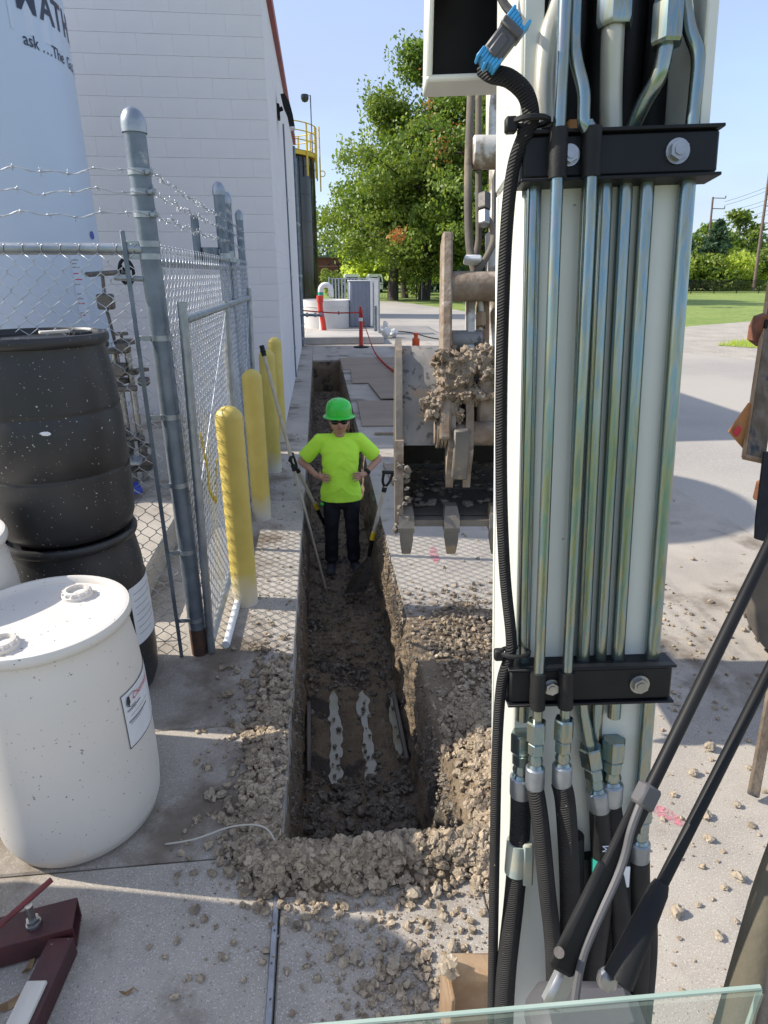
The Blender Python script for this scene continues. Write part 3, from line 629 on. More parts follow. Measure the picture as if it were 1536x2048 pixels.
def barbed(a, b, sag, parent):
    a = Vector(a); b = Vector(b); L_ = (b - a).length; n = int(L_ / .02); mb = MB(); d = (b - a).normalized(); sd_ = d.orthogonal().normalized(); s2 = d.cross(sd_)
    ph = random.random() * 6
    def base(t): return a + (b - a) * t + Vector((0, 0, -sag * 4 * t * (1 - t) + .008 * math.sin(t * L_ * 17 + ph) + .006 * math.sin(t * L_ * 41)))
    for st in (0, math.pi):
        mb.tube([base(i / n) + (sd_ * math.cos(i * .9 + st) + s2 * math.sin(i * .9 + st)) * .0022 for i in range(n + 1)], .0016, 4)
    x = .04
    while x < L_:
        c = base(x / L_)
        mb.tube([c - d * .006 + sd_ * .0035, c + s2 * .0035, c + d * .006 - sd_ * .0035], .003, 4)
        for k in range(4):
            v = (sd_ * random.uniform(-1, 1) + s2 * random.uniform(-1, 1) + d * random.uniform(-.3, .3)).normalized() * .017; mb.tube([c, c + v], .0014, 4)
        x += .105
    return mb.build('barbed_wire', M['wire'], parent, smooth=180, normals=False)
for z in (2.184, 2.269, 2.343):
    barbed((FX - 2.2, FY - .05, z - .012), (FX + .03, FY - .05, z), .005, fn)
    barbed((FX + .05, FY - .05, z), (FX + .04, 5.35, z), .012, fn); barbed((FX + .04, 5.35, z), (FX + .04, 6.5, z - .02), .004, fn)

# loose gate panel leaning on the fence
gp = thing('gate_panel', 'loose pipe-framed chain-link panel leaning against the fence beside the yellow bollards', 'fence panel', (-.66, 2.96, 0))
lean = .05 / 1.76
def gpt(y, z): return (-.655 + lean * z, y, z + .015)
for y in (2.96, 4.35, 5.82):
    mb = MB(); mb.tube([gpt(y, 0), gpt(y, 1.77 + (.05 if y != 4.35 else 0))], .0215, 14); mb.build('stile', M['galv'], gp)
for z, y0, y1 in ((1.74, 2.99, 5.8), (.05, 2.99, 5.8)):
    mb = MB(); mb.tube([gpt(y0, z), gpt(y1, z)], .02, 14); mb.build('rail', M['galv'], gp)
mb = MB(); mb.tube([gpt(2.99, .9), gpt(4.3, 1.7)], .003, 5); mb.tube([gpt(4.4, .2), gpt(5.8, 1.7)], .003, 5); mb.build('tie_wire', M['wire'], gp)
cg = chain((-.672, 2.99, .04), (0, 1, 0), 2.78, 1.68, 'chain_link_mesh', gp, nrm=(1, 0, 0)); tag(cg, kind='stuff')
# yellow strap hanging between panel and fence
sp = spline([(-.60, 3.02, 1.22), (-.59, 3.05, 1.05), (-.60, 3.10, .92), (-.59, 3.2, .80), (-.60, 3.28, .85), (-.59, 3.33, 1.0)], 5)
mb = MB()
for i in range(len(sp) - 1):
    a, b = sp[i], sp[i + 1]; s_ = Vector((0, .016, .004)); mb.add([a - s_, a + s_, b + s_, b - s_], [(0, 1, 2, 3)])
o = mb.build('caution_strap', M['yellowpaint'], smooth=180); md = o.modifiers.new('thickness', 'SOLIDIFY'); md.thickness = .003
tag(o, 'crumpled yellow strap hanging on the chain-link panel behind the bollards', 'strap')
# white pvc pipe on the ground at the panel foot
a_, b_ = Vector((-.58, 2.99, .03)), Vector((-.57, 3.75, .03)); mb = MB(); mb.tube([a_, b_], .022, 14); o = mb.build('loose_pipe', M['pvc']); recentre(o, a_); tag(o, 'white plastic pipe lying on the concrete along the foot of the panel', 'pipe')

# ------------------------------------------------------------------ bollards
def bollard(h):
    mb = MB(); r_ = .078; mb.lathe([(r_ * 1.0, -.02), (r_, h - .05), (r_ * .97, h - .03), (r_ * .8, h - .008), (r_ * .5, h + .012), (r_ * .2, h + .02), (0, h + .022)], 32); return mb
bl = ['yellow steel bollard beside the rusty-based corner post, standing before all the others', 'yellow steel bollard second in line after the one by the fence corner post',
      'yellow steel bollard third in line, a long pole leaning across it', 'yellow steel bollard standing last in line at the corner of the white building']
for i, (x, y) in enumerate(((-.53, 3.52), (-.545, 4.97), (-.53, 6.32), (-.535, 7.6))):
    o = bollard(1.235).build('bollard', M['bollard']); o.location = (x, y, 0); o.rotation_euler = (0, 0, i * 1.3)
    tag(o, bl[i], 'bollard', 'yellow bollards along the fence')
o = bollard(1.2).build('bollard', M['bollard']); o.location = (-1.02, 7.3, 0); tag(o, 'yellow bollard standing behind the chain-link fence near the building wall', 'bollard', 'yellow bollards along the fence')
# ================================================================== DRUMS AND SMALL THINGS
DP = [(0, .012), (.20, .008), (.235, 0), (.262, .018), (.280, .07), (.287, .16), (.289, .30), (.2895, .44), (.288, .58), (.282, .70), (.270, .79), (.262, .826), (.263, .838),
      (.279, .846), (.284, .858), (.284, .872), (.278, .884), (.266, .886), (.259, .878), (.256, .862), (.235, .856), (.12, .859), (0, .862)]
def drum(name, label, loc, m, hs=1.0, rings=(), group=None, rot=0):
    t = thing(name, label, 'drum', loc, group)
    pr = []
    for r_, z in DP: pr.append((r_, z * hs))
    for (zr, dp) in rings:        # rolled grooves
        i = next(k for k, q in enumerate(pr) if q[1] > zr and k > 3); rr = .2892
        pr[i:i] = [(rr, zr - .014), (rr - dp, zr - .006), (rr - dp, zr + .006), (rr, zr + .014)]
    mb = MB(); mb.lathe(pr, 64, loc); b_ = mb.build('body', m, t, smooth=50)
    for a in (rot, rot + math.pi):
        c = Vector(loc) + Vector((.17 * math.cos(a), .17 * math.sin(a), .858 * hs))
        mb = MB(); mb.lathe([(.052, -.004), (.052, .012), (.045, .016), (.044, .026), (.034, .028), (.033, .012), (0, .012)], 24, c)
        for k in range(12):
            g_ = k * math.pi / 6; mb.bbox(c + Vector((.046 * math.cos(g_), .046 * math.sin(g_), .018)), (.008, .008, .012), .001, Euler((0, 0, g_)).to_matrix())
        mb.build('bung', m, t)
    return t
def drum_r(z, hs):
    zz = z / hs
    for (r0, z0), (r1, z1) in zip(DP[2:], DP[3:]):
        if z0 <= zz <= z1: return r0 + (r1 - r0) * (zz - z0) / (z1 - z0)
    return .289
def drum_patch(t, a0, a1, z0, z1, name, m, off, hs=1.0, parent=None, n=10):
    c = ORG[t.name]; mb = MB(); nzz = max(1, int((z1 - z0) / .03))
    mb.lathe([(drum_r(z0 + (z1 - z0) * k / nzz, hs) + off, z0 + (z1 - z0) * k / nzz) for k in range(nzz + 1)], n, c, a0=R(a0), a1=R(a1)); return mb.build(name, m, parent or t, smooth=60)
d1 = drum('plastic_drum', 'white plastic drum with a printed paper label in front of the black drums', (-.97, 1.92, 0), M['whiteplastic'], rot=R(70))
lb = drum_patch(d1, -27, 32, .400, .618, 'paper_label', M['paper'], .002)
def lab_text(t, txt, size, a_deg, z, name, m, parent, rad, off=.0042, bold=0.0, shear=0.0):
    cu = bpy.data.curves.new(name, 'FONT'); cu.body = txt; cu.size = size; cu.offset = bold; cu.shear = shear
    ob = bpy.data.objects.new(name, cu); COL.objects.link(ob); bpy.context.view_layer.update()
    me = bpy.data.meshes.new_from_object(ob.evaluated_get(bpy.context.evaluated_depsgraph_get())); bpy.data.objects.remove(ob)
    c = Vector((0, 0, 0))
    for v in me.vertices:
        a = R(a_deg) + v.co.x / rad; v.co = Vector(((rad + off) * math.cos(a), (rad + off) * math.sin(a), z + v.co.y))
    return link_mesh(name, me, m, parent, 0)
for (a0, a1, z0, z1) in ((-27, 32, .616, .619), (-27, 32, .399, .402), (-27.3, -26.8, .40, .619), (8.5, 8.9, .40, .618), (-22, 2, .520, .5215), (-24, -8, .545, .548), (-24, 0, .500, .5035), (-23, -6, .494, .4955), (-23, -10, .489, .4905), (-23, -14, .540, .5415)):
    drum_patch(d1, a0, a1, z0, z1, 'print_line', M['inkgrey'] if (z1 - z0) < .0025 else M['ink'], .0036, parent=lb)
lab_text(d1, 'Chemstar', .034, -17.5, .572, 'logo_text', M['redink'], lb, .2885, shear=.25)
mb = MB(); n = 20                                                  # drop emblem in an open oval
def onlab(s, z, off=.0045): a = R(-21.5) + s / .2885; return ORG[d1.name] + Vector(((.2885 + off) * math.cos(a), (.2885 + off) * math.sin(a), z))
mb.add([onlab(.008 * math.sin(t) * (1 if math.cos(t) < .2 else .35), .572 - .014 * math.cos(t) + (.016 if math.cos(t) < -.5 else 0)) for t in [2 * math.pi * i / n for i in range(n)]], [tuple(range(n))]); mb.build('drop_emblem', M['ink'], lb, smooth=0)
mb = MB(); mb.tube([onlab(.022 + .034 * math.cos(t), .578 + .024 * math.sin(t), .0042) for t in [R(60 + i * 11) for i in range(22)]], .0011, 4); mb.build('oval_line', M['ink'], lb)
d2 = drum('plastic_drum', 'white plastic drum standing raised beside the stacked black drums', (-1.47, 2.18, .17), M['whiteplastic'], rot=R(20))
mb = MB(); mb.bbox((-1.47, 2.18, .085), (.42, .42, .17), .006); o = mb.build('timber_block', M['greywood']); recentre(o, (-1.47, 2.18, 0)); tag(o, 'grey timber block under the raised white drum', 'timber block')
b1 = drum('plastic_drum', 'black plastic drum with a torn white label, carrying another black drum', (-1.17, 2.74, 0), M['blackplastic'], hs=.975, rot=R(15))
drum_patch(b1, -28, 40, .30, .60, 'paper_label', M['paper'], .003, .975)
for k in range(7): drum_patch(b1, -24, -24 + random.uniform(15, 40), .56 - k * .035, .563 - k * .035, 'print_line', M['inkgrey'], .0045, .975)
b2 = drum('plastic_drum', 'black plastic drum stacked on top of the other black drum', (-1.165, 2.74, .863), M['blackplastic'], hs=.975, rings=((.30, .006), (.56, .004)), rot=R(200))
mb = MB(); mb.bbox((-1.05, 2.66, 1.735), (.11, .03, .012), .003, Euler((0, 0, .6)).to_matrix()); o = mb.build('wood_scrap', M['paintwood']); recentre(o, (-1.05, 2.66, 1.727)); tag(o, 'pale splintered scrap of wood lying on the upper black drum', 'wood scrap')
mb = MB(); mb.ico((-1.08, 2.462, 1.37), .012, 2, (1.9, .35, .7), .4); o = mb.build('bird_dropping', M['paper']); tag(o, 'white splash dried on the side of the upper black drum', 'splash')
# two unseen drums added outside the view to throw shade across the joint
shade_drum_low = drum('plastic_drum', 'unseen black plastic drum added left of the maroon steel frame for its shade', (-2.2, 1.58, 0), M['blackplastic'], hs=.975)
shade_drum_top = drum('plastic_drum', 'unseen white plastic drum added on top of a black drum for its shade', (-2.2, 1.58, .863), M['whiteplastic'], hs=.975)

# maroon steel frame with clamp screw and timber strip
jk = thing('steel_frame', 'maroon steel box frame with T-handle clamp screw and whitish timber strip', 'steel frame', (-.95, 1.3, 0))
def hollow(p0, p1, w_, h_, name, m, t=.006):
    p0 = Vector(p0); p1 = Vector(p1); d = (p1 - p0).normalized(); s_ = Vector((0, 0, 1)).cross(d).normalized(); u = d.cross(s_); mb = MB(); ring = []
    for p in (p0, p1):
        for a, b in ((-1, -1), (1, -1), (1, 1), (-1, 1)): ring.append(p + s_ * a * w_ / 2 + u * b * h_ / 2)
        for a, b in ((-1, -1), (1, -1), (1, 1), (-1, 1)): ring.append(p + s_ * a * (w_ / 2 - t) + u * b * (h_ / 2 - t))
    F = []
    for k in range(4):
        k2 = (k + 1) % 4; F += [(k, k2, 8 + k2, 8 + k), (4 + k, 12 + k, 12 + k2, 4 + k2), (k, 4 + k, 4 + k2, k2), (8 + k, 8 + k2, 12 + k2, 12 + k)]
    mb.add(ring, F); o = mb.build(name, m, jk, smooth=0); bv = o.modifiers.new('edge', 'BEVEL'); bv.width = .004; bv.segments = 2; return o
hollow((-1.6, 1.27, .05), (-.825, 1.43, .05), .105, .085, 'beam', M['maroon'])
hollow((-.845, 1.365, .04), (-.90, .70, .04), .075, .07, 'leg', M['maroon'])
mb = MB(); mb.bbox((-.882, 1.01, .079), (.058, .46, .012), .003, Euler((0, 0, -.083)).to_matrix()); mb.build('timber_strip', M['paintwood'], jk)
mb = MB(); mb.tube([(-.935, 1.40, .09), (-.935, 1.40, .175)], .0105, 12); sc = mb.build('screw', M['steel'], jk)
mb = MB(); mb.tube([(-.935, 1.40, .094), (-.935, 1.40, .104)], .021, 20); mb.tube([(-.935, 1.40, .104), (-.935, 1.40, .120)], .019, 6); mb.build('nut', M['steel'], sc)
mb = MB(); mb.tube([(-1.005, 1.345, .165), (-.895, 1.475, .185)], .009, 10); mb.build('handle', M['redrod'], sc)
# leaf litter and bent wire on the concrete
for (px, py, s_, rz) in ((25, 2005, .03, .5), (60, 1930, .02, 1.4), (255, 1985, .012, .2)):
    p = G(px, py, .004); mb = MB(); k = 6
    mb.add([(math.cos(t) * s_ * (1 + .8 * abs(math.cos(t))), math.sin(t) * s_ * .5, .006 + .012 * math.cos(2 * t)) for t in [2 * math.pi * i / 10 for i in range(10)]], [tuple(range(10))])
    mb.tube([(s_ * 1.6, 0, .01), (s_ * 2.6, -.01, .004)], .0012, 4); o = mb.build('fallen_leaf', M['dryleaf'], smooth=0); o.location = p; o.rotation_euler = (0, 0, rz)
    tag(o, 'dry brown leaf lying on the concrete near the maroon frame', 'leaf', 'dry leaves on the concrete')
mb = MB(); mb.tube(spline([(-.63, 1.73, .006), (-.52, 1.72, .03), (-.38, 1.735, .06), (-.26, 1.69, .09), (-.20, 1.60, .06), (-.17, 1.56, .02)], 8), .0032, 6); o = mb.build('bent_wire', M['wirepale'], smooth=180)
tag(o, 'pale bent wire arching from the concrete into the rubble at the trench end', 'wire')

# ------------------------------------------------------------------ poles and shovels
mb = MB(); A = Vector((-.485, 5.5, 1.31)); Bp = Vector((-.03, 5.04, -.74)); mid = A.lerp(Bp, .47)
lp = thing('telescopic_pole', 'long pale telescopic pole leaning from the trench floor against a bollard', 'pole', Bp)
mb.tube([A, mid], .016, 12); mb.build('upper_tube', M['handle'], lp)
mb = MB(); mb.tube([mid, Bp], .012, 12); mb.build('lower_tube', M['handle'], lp)
mb = MB(); mb.tube([mid + (A - mid).normalized() * .03, mid - (A - mid).normalized() * .03], .021, 12); mb.bbox(mid + Vector((.02, -.01, 0)), (.03, .02, .03), .004); mb.build('clamp', M['rubber'], lp)
dA = (A - Bp).normalized(); mb = MB(); mb.tube([A - dA * .02, A + dA * .07], .021, 12); mb.lathe([(.022, -.01), (.026, 0), (.022, .01)], 12, A + dA * .02); mb.build('grip', M['rubber'], lp)
def shovel(label, grip, ferr, neck, tip, wid, square=True, right=Vector((1, 0, 0))):
    grip, ferr, neck, tip = map(Vector, (grip, ferr, neck, tip)); t = thing('shovel', label, 'shovel', tip)
    ax = (grip - ferr).normalized(); sd_ = (right - ax * right.dot(ax)).normalized()
    mb = MB(); mb.tube([ferr, grip - ax * .12], .0165, 12); mb.build('shaft', M['handle'], t)
    g0 = grip - ax * .13; mb = MB()
    mb.tube([g0 - ax * .04, g0], .021, 12)
    for s_ in (-1, 1): mb.tube(spline([g0, g0 + ax * .05 + sd_ * s_ * .035, grip + sd_ * s_ * .045], 5), .0115, 8)
    mb.tube([grip - sd_ * .055, grip + sd_ * .055], .016, 10); mb.build('d_grip', M['rubber'], t)
    mb = MB(); mb.tube([ferr - ax * .02, ferr + ax * .05], .022, 12); mb.build('collar', M['yellowplastic'], t)
    mb = MB(); mb.tube([ferr, neck], [.019, .017], 12); mb.build('socket', M['blackpaint'], t)
    d = (tip - neck); L_ = d.length; d.normalize(); n_ = d.cross(sd_).normalized(); mb = MB(); P = []; nx, ny = 8, 9
    for side in (0, 1):
        for j in range(ny):
            v = j / (ny - 1); half = wid / 2 * (min(1, .35 + 1.6 * v) if v < .4 else 1.0) * (1.0 if square else (1 - .75 * max(0, v - .55) ** 1.3 * 2))
            for i in range(nx):
                u = -1 + 2 * i / (nx - 1); P.append(neck + d * (L_ * v) + sd_ * (u * half) + n_ * (.035 * u * u * (1 - .6 * v) - .02 * (1 - v) + side * .003))
    F = []
    for side in (0, 1):
        o_ = side * nx * ny
        for j in range(ny - 1):
            for i in range(nx - 1): F.append((o_ + j * nx + i, o_ + j * nx + i + 1, o_ + (j + 1) * nx + i + 1, o_ + (j + 1) * nx + i))
    E_ = [j * nx for j in range(ny)] + [(ny - 1) * nx + i for i in range(1, nx)] + [j * nx + nx - 1 for j in range(ny - 2, -1, -1)] + [i for i in range(nx - 2, 0, -1)]
    for a, b in zip(E_, E_[1:] + E_[:1]): F.append((a, b, b + nx * ny, a + nx * ny))
    mb.add(P, F); mb.build('blade', M['cleansteel'], t, smooth=60); return t
shovel('square shovel standing in the trench at the right of the woman', (.521, 4.80, .43), (.386, 4.80, -.147), (.354, 4.80, -.32), (.215, 4.88, -.71), .22, True, Vector((1, .5, 0)))
shovel('shovel leaning on the left wall of the trench behind the woman', (-.29, 5.3, .44), (-.09, 5.45, -.10), (-.02, 5.52, -.30), (.02, 5.75, -.70), .22, False, Vector((.3, 1, 0)))

# ------------------------------------------------------------------ plywood sheets beside the trench
for i, (x, y, sx, sy, rz, z, lb_) in enumerate(((1.2, 14.55, 1.45, 1.95, .02, .012, 'plywood sheet lying beside the far end of the trench'), (1.36, 12.6, 1.5, 1.75, -.03, .022, 'second plywood sheet from the far end of the trench'),
        (1.62, 10.9, 1.4, 1.6, .05, .034, 'third plywood sheet from the far end, overlapping its neighbours'), (1.3, 9.1, 1.5, 1.75, -.02, .012, 'plywood sheet behind the excavator bucket, nearest of the overlapping row'), (1.35, 6.1, 1.4, .7, .04, .012, 'short plywood sheet lying alone beside the right-hand shovel'))):
    mb = MB(); mb.bbox((0, 0, 0), (sx, sy, .018), .002, Euler((random.uniform(-.004, .004), random.uniform(-.004, .004), rz)).to_matrix()); o = mb.build('plywood_sheet', M['ply'], smooth=0); o.location = (x, y, z); tag(o, lb_, 'plywood')
for i in range(3):
    mb = MB(); mb.bbox((0, 0, 0), (random.uniform(.8, 1.3), .05, .03), .003, Euler((0, 0, random.uniform(-.15, .15))).to_matrix()); o = mb.build('timber_offcut', M['wood'], smooth=0); o.location = (1.1 + .35 * i, 7.75 + .25 * i, .016)
    tag(o, 'thin timber strip lying on the concrete in front of the plywood row', 'timber', 'timber strips by the plywood')

# ------------------------------------------------------------------ pad at the end of the building
mb = MB(); mb.bbox((.72, 22.6, .11), (2.35, 7.6, .22), .02); o = mb.build('equipment_pad', M['concrete_far'], smooth=0); recentre(o, (.72, 22.6, 0)); tag(o, 'raised concrete pad carrying the white round basin beyond the trench', 'concrete pad')
c0 = Vector((.22, 22.6, .22)); rg = thing('round_basin', 'white round concrete basin on the pad beside the black tank', 'basin', c0)
mb = MB(); mb.lathe([(0, .85), (.76, .85), (.76, .9), (.86, .9), (.86, .72), (.875, .715), (.875, .695), (.86, .69), (.86, 0)], 48, c0); mb.build('wall', M['ringconc'], rg, smooth=40)
mb = MB(); mb.bbox(c0 + Vector((.45, -.74, .5)), (.03, .03, .12), .006); mb.build('lug', M['blackpaint'], rg)
gc = thing('gooseneck_pipe', 'white plastic gooseneck pipe with teal band above the basin', 'pipe', (.08, 21.4, .22))
arc = [(.08 + .17 - .17 * math.cos(t), 21.4, 1.45 + .17 * math.sin(t)) for t in [math.pi * i / 12 for i in range(13)]]
mb = MB(); mb.tube([(.08, 21.4, .22)] + arc + [(.42, 21.4, 1.25)], .085, 14); mb.build('pipe', M['pvc'], gc)
mb = MB(); mb.tube([(.08, 21.4, 1.22), (.08, 21.4, 1.40)], .091, 14); mb.build('band', M['teal'], gc)
cb = thing('equipment_cabinet', 'blue-grey steel cabinet on the pad next to the white basin', 'cabinet', (1.42, 22.6, .22))
mb = MB(); mb.bbox((1.42, 22.6, .97), (.72, .6, 1.5), .02); mb.build('housing', M['cabinet'], cb)
for k in range(5):
    mb = MB(); mb.bbox((1.14 + k * .14, 22.29, .97), (.06, .02, 1.4), .006); mb.build('rib', M['cabinet'], cb)
mb = MB(); mb.bbox((1.42, 22.6, 1.735), (.78, .66, .03), .006); mb.build('lid', M['pvc'], cb)
def picket_panel(name, label, a, b, h, n, group, sl=.05):
    a = Vector(a); b = Vector(b); t = thing(name, label, 'fence panel', a, group); d = (b - a)
    for k, p in enumerate((a, b)):
        q = MB(); q.tube([p, p + Vector((0, 0, h + .06))], .03, 10); q.build('post', M['galv'], t)
    for z in (.12, h): q = MB(); q.tube([a + Vector((0, 0, z)), b + Vector((0, 0, z))], .018, 8); q.build('rail', M['galv'], t)
    rz = math.atan2(d.y, d.x); pm = None
    for k in range(1, n):
        if pm is None: q = MB(); q.box((0, 0, 0), (sl, .012, h - .12)); o = q.build('slat', M['slat'], t, smooth=0, local=True); pm = o.data
        else: o = bpy.data.objects.new('slat', pm); COL.objects.link(o); o.parent = t
        o.location = d * (k / n) + Vector((0, 0, h / 2 + .06)); o.rotation_euler = (0, 0, rz)
    return t
picket_panel('slat_fence_panel', 'grey slatted fence panel ending beside the white bags', (1.86, 20.0, 0), (1.97, 25.8, 0), 1.80, 36, 'grey slatted panels on the pad', .06)
picket_panel('slat_fence_panel', 'grey slatted fence panel behind the gooseneck pipe and cabinet', (.45, 26.2, 0), (1.94, 25.95, 0), 1.78, 12, 'grey slatted panels on the pad', .06)
mb = MB(); mb.tube([(1.80, 20.6, .22), (1.80, 20.6, 1.0)], .05, 10); o = mb.build('pipe_stub', M['galvpipe']); recentre(o, (1.8, 20.6, .22)); tag(o, 'short grey pipe standing on the pad against the slatted panel', 'pipe')
# delineator posts and red barrier tape
def delineator(loc, label, m, band=True, h=1.07):
    loc = Vector(loc); t = thing('delineator_post', label, 'traffic post', loc)
    mb = MB(); mb.lathe([(0, 0), (.22, 0), (.22, .03), (.08, .055), (.06, .06)], 8, loc); mb.build('base', M['rubber'], t)
    mb = MB(); mb.lathe([(.058, .05), (.052, .75), (.048, h - .16), (.055, h - .15), (.055, h - .05), (.03, h - .03), (.03, h), (.045, h + .01), (.045, h + .03), (0, h + .04)], 20, loc); mb.build('post', m, t)
    if band:
        for z in (.72,): mb = MB(); mb.lathe([(.0555, z), (.0545, z + .09)], 20, loc); mb.build('reflective_band', M['paper'], t)
    return t
delineator((1.16, 17.97, 0), 'red traffic post on a black base in front of the pad', M['redplastic'])
delineator((1.40, 9.22, .045), 'orange and white traffic post partly hidden behind the bucket', M['orangeplastic'])
ir = thing('bent_red_post', 'bent red plastic post standing against the white basin', 'traffic post', (.08, 21.15, .22))
mb = MB(); mb.tube(spline([(.15, 21.15, .22), (.12, 21.15, .5), (.06, 21.15, .85), (.05, 21.15, 1.16)], 5), .085, 14); mb.build('tube', M['redplastic'], ir)
mb = MB(); mb.tube([(.05, 21.15, 1.1), (.05, 21.15, 1.3)], .11, 14); mb.build('cap', M['redplastic'], ir)
def tape(pts, w_, label):
    P = spline(pts, 8); mb = MB()
    for i in range(len(P) - 1):
        a, b = P[i], P[i + 1]; u0 = Vector((0, .01 * math.sin(i), w_ / 2)); u1 = Vector((0, .01 * math.sin(i + 1), w_ / 2)); mb.add([a - u0, b - u1, b + u1, a + u0], [(0, 1, 2, 3)])
    o = mb.build('barrier_tape', M['redplastic'], smooth=180); md = o.modifiers.new('thickness', 'SOLIDIFY'); md.thickness = .004; return tag(o, label, 'tape')
tape([(1.19, 17.93, .92), (1.30, 17.5, .45), (1.38, 16.2, .10), (1.42, 14.6, .05), (1.48, 13.2, .06), (1.52, 11.6, .2), (1.46, 10.3, .6), (1.41, 9.24, .86)], .07, 'red barrier tape sagging between the two traffic posts')
tape([(-.45, 18.5, .98), (.4, 18.2, .93), (1.14, 17.95, .95)], .035, 'straight red barrier tape from the wall pipes to the red post')
for i, (x, y, s_) in enumerate(((2.1, 20.6, 1.0), (2.42, 20.9, .8))):
    mb = MB(); mb.ico((0, 0, .16 * s_), .2 * s_, 3, (1.0, .9, 1.05 if i == 0 else .75), .55)
    if i == 0: mb.ico((.02, 0, .42), .09, 2, (1, .8, 1.4), .5)
    o = mb.build('plastic_bag', M['bag'], smooth=180); o.location = (x, y, 0); tag(o, ('upright tied white bag', 'slumped white bag')[i] + ' on the driveway beside the slatted panel', 'bag')
mb = MB(); mb.tube(spline([(2.3, 23.5, .01), (3.2, 22.5, .01), (3.6, 20.5, .01), (4.2, 19.2, .01), (5.0, 17.5, .01)], 6), .02, 6); o = mb.build('ground_cable', M['rubber']); tag(o, 'dark cable snaking across the sunlit driveway behind the bucket', 'cable')

# ------------------------------------------------------------------ tall black tank with yellow railing
bc = Vector((-1.78, 33.0, 0)); BR = 1.82; bt = thing('black_tank', 'tall glossy black tank with yellow guard rail behind the white building', 'tank', bc)
pr = [(0, 0), (BR, 0)]
for k in range(6):
    z = .9 + k * 1.12; pr += [(BR, z - .02), (BR + .03, z - .015), (BR + .03, z + .015), (BR, z + .02)]
pr += [(BR, 7.0), (BR - .05, 7.1), (BR * .6, 7.35), (0, 7.5)]
mb = MB(); mb.lathe(pr, 72, bc); mb.build('shell', M['blacktank'], bt, smooth=50)
for k in range(14):
    a = k * 2 * math.pi / 14; mb = MB(); mb.bbox(bc + Vector(((BR + .006) * math.cos(a), (BR + .006) * math.sin(a), 3.6)), (.012, .03, 6.6), .003, Euler((0, 0, a)).to_matrix())
    if -2.4 < (a if a < math.pi else a - 2 * math.pi) < .6: mb.build('seam', M['blackpaint'], bt)
mb = MB(); mb.lathe([(BR + .02, 6.93), (BR + .12, 6.93), (BR + .12, 7.1), (BR + .02, 7.1)], 48, bc); mb.build('platform_ring', M['yellowpaint'], bt)
mb = MB(); mb.lathe([(BR + .0, 7.11), (BR + .14, 7.11)], 48, bc); mb.build('platform_edge', M['galv'], bt)
for z in (7.5, 7.85, 8.18):
    mb = MB(); mb.tube([bc + Vector(((BR + .14) * math.cos(t), (BR + .14) * math.sin(t), z)) for t in [2 * math.pi * i / 48 for i in range(49)]], .024, 8, cap=False); mb.build('guard_rail', M['yellowpaint'], bt)
for k in range(14):
    a = -1.95 + k * .42
    mb = MB(); mb.bbox(bc + Vector(((BR + .14) * math.cos(a), (BR + .14) * math.sin(a), 7.15)), (.06, .09, 2.1), .008, Euler((0, 0, a)).to_matrix()); mb.build('stanchion', M['yellowpaint'], bt)
a = -.12; lx = bc + Vector(((BR + .28) * math.cos(a), (BR + .28) * math.sin(a), 0))
for s_ in (-.2, .2): mb = MB(); mb.tube([lx + Vector((0, s_, 5.6)), lx + Vector((0, s_, 8.2))], .03, 8); mb.build('ladder_side', M['yellowpaint'], bt)
for k in range(8): mb = MB(); mb.tube([lx + Vector((0, -.2, 5.7 + k * .3)), lx + Vector((0, .2, 5.7 + k * .3))], .018, 6); mb.build('rung', M['yellowpaint'], bt)
mb = MB(); n = 16; mb.tube([lx + Vector((.1 + .12 * math.cos(t), -.22, 6.3 + .12 * math.sin(t))) for t in [2 * math.pi * i / n for i in range(n + 1)]], .02, 6, cap=False); mb.build('ring_catch', M['yellowpaint'], bt)
cm = thing('camera_mast', 'thin grey mast with dark dome camera above the yellow railing', 'camera mast', bc + Vector((1.75, -.9, 7.1)))
p = bc + Vector((1.75, -.9, 7.1)); mb = MB(); mb.tube([p, p + Vector((0, 0, 2.2)), p + Vector((-.22, 0, 2.2))], .028, 8); mb.build('mast', M['galvpipe'], cm)
q = p + Vector((-.25, 0, 2.12)); mb = MB(); mb.lathe([(0, .1), (.16, .1), (.18, .03), (.17, -.06), (.12, -.16), (0, -.2)], 16, q); mb.build('dome_camera', M['darkglass'], cm)
# ================================================================== EXCAVATOR
ex = thing('mini_excavator', 'white mini excavator boom with steel hydraulic lines, arm and muddy bucket', 'excavator', (.5, .6, 0))
LB, LT, RB, RT = W(1025, 1340, 1.18), W(1050, 350, .976), W(1315, 1340, 1.18), W(1385, 350, .976)
bV = (((LT + RT) - (LB + RB)) / 2).normalized(); bU = (RB - LB).normalized(); bU = (bU - bV * bU.dot(bV)).normalized(); bN = bU.cross(bV); bO = LB
def Bm(u, v, n=0.0): return bO + bU * u + bV * v + bN * n
def BP(px, py, n=0.0):
    d = W(px, py, 1.0) - Vector((0, 0, CAM_H)); o = bO + bN * n - Vector((0, 0, CAM_H)); t = o.dot(bN) / d.dot(bN); return Vector((0, 0, CAM_H)) + d * t
bR = Matrix((bU, bV, bN)).transposed()          # boom rotation: local x,y,z -> u,v,n
def bbx(mb, u0, u1, v0, v1, n0, n1, b=.003): mb.bbox(Bm((u0 + u1) / 2, (v0 + v1) / 2, (n0 + n1) / 2), (u1 - u0, v1 - v0, n1 - n0), b, bR); return mb
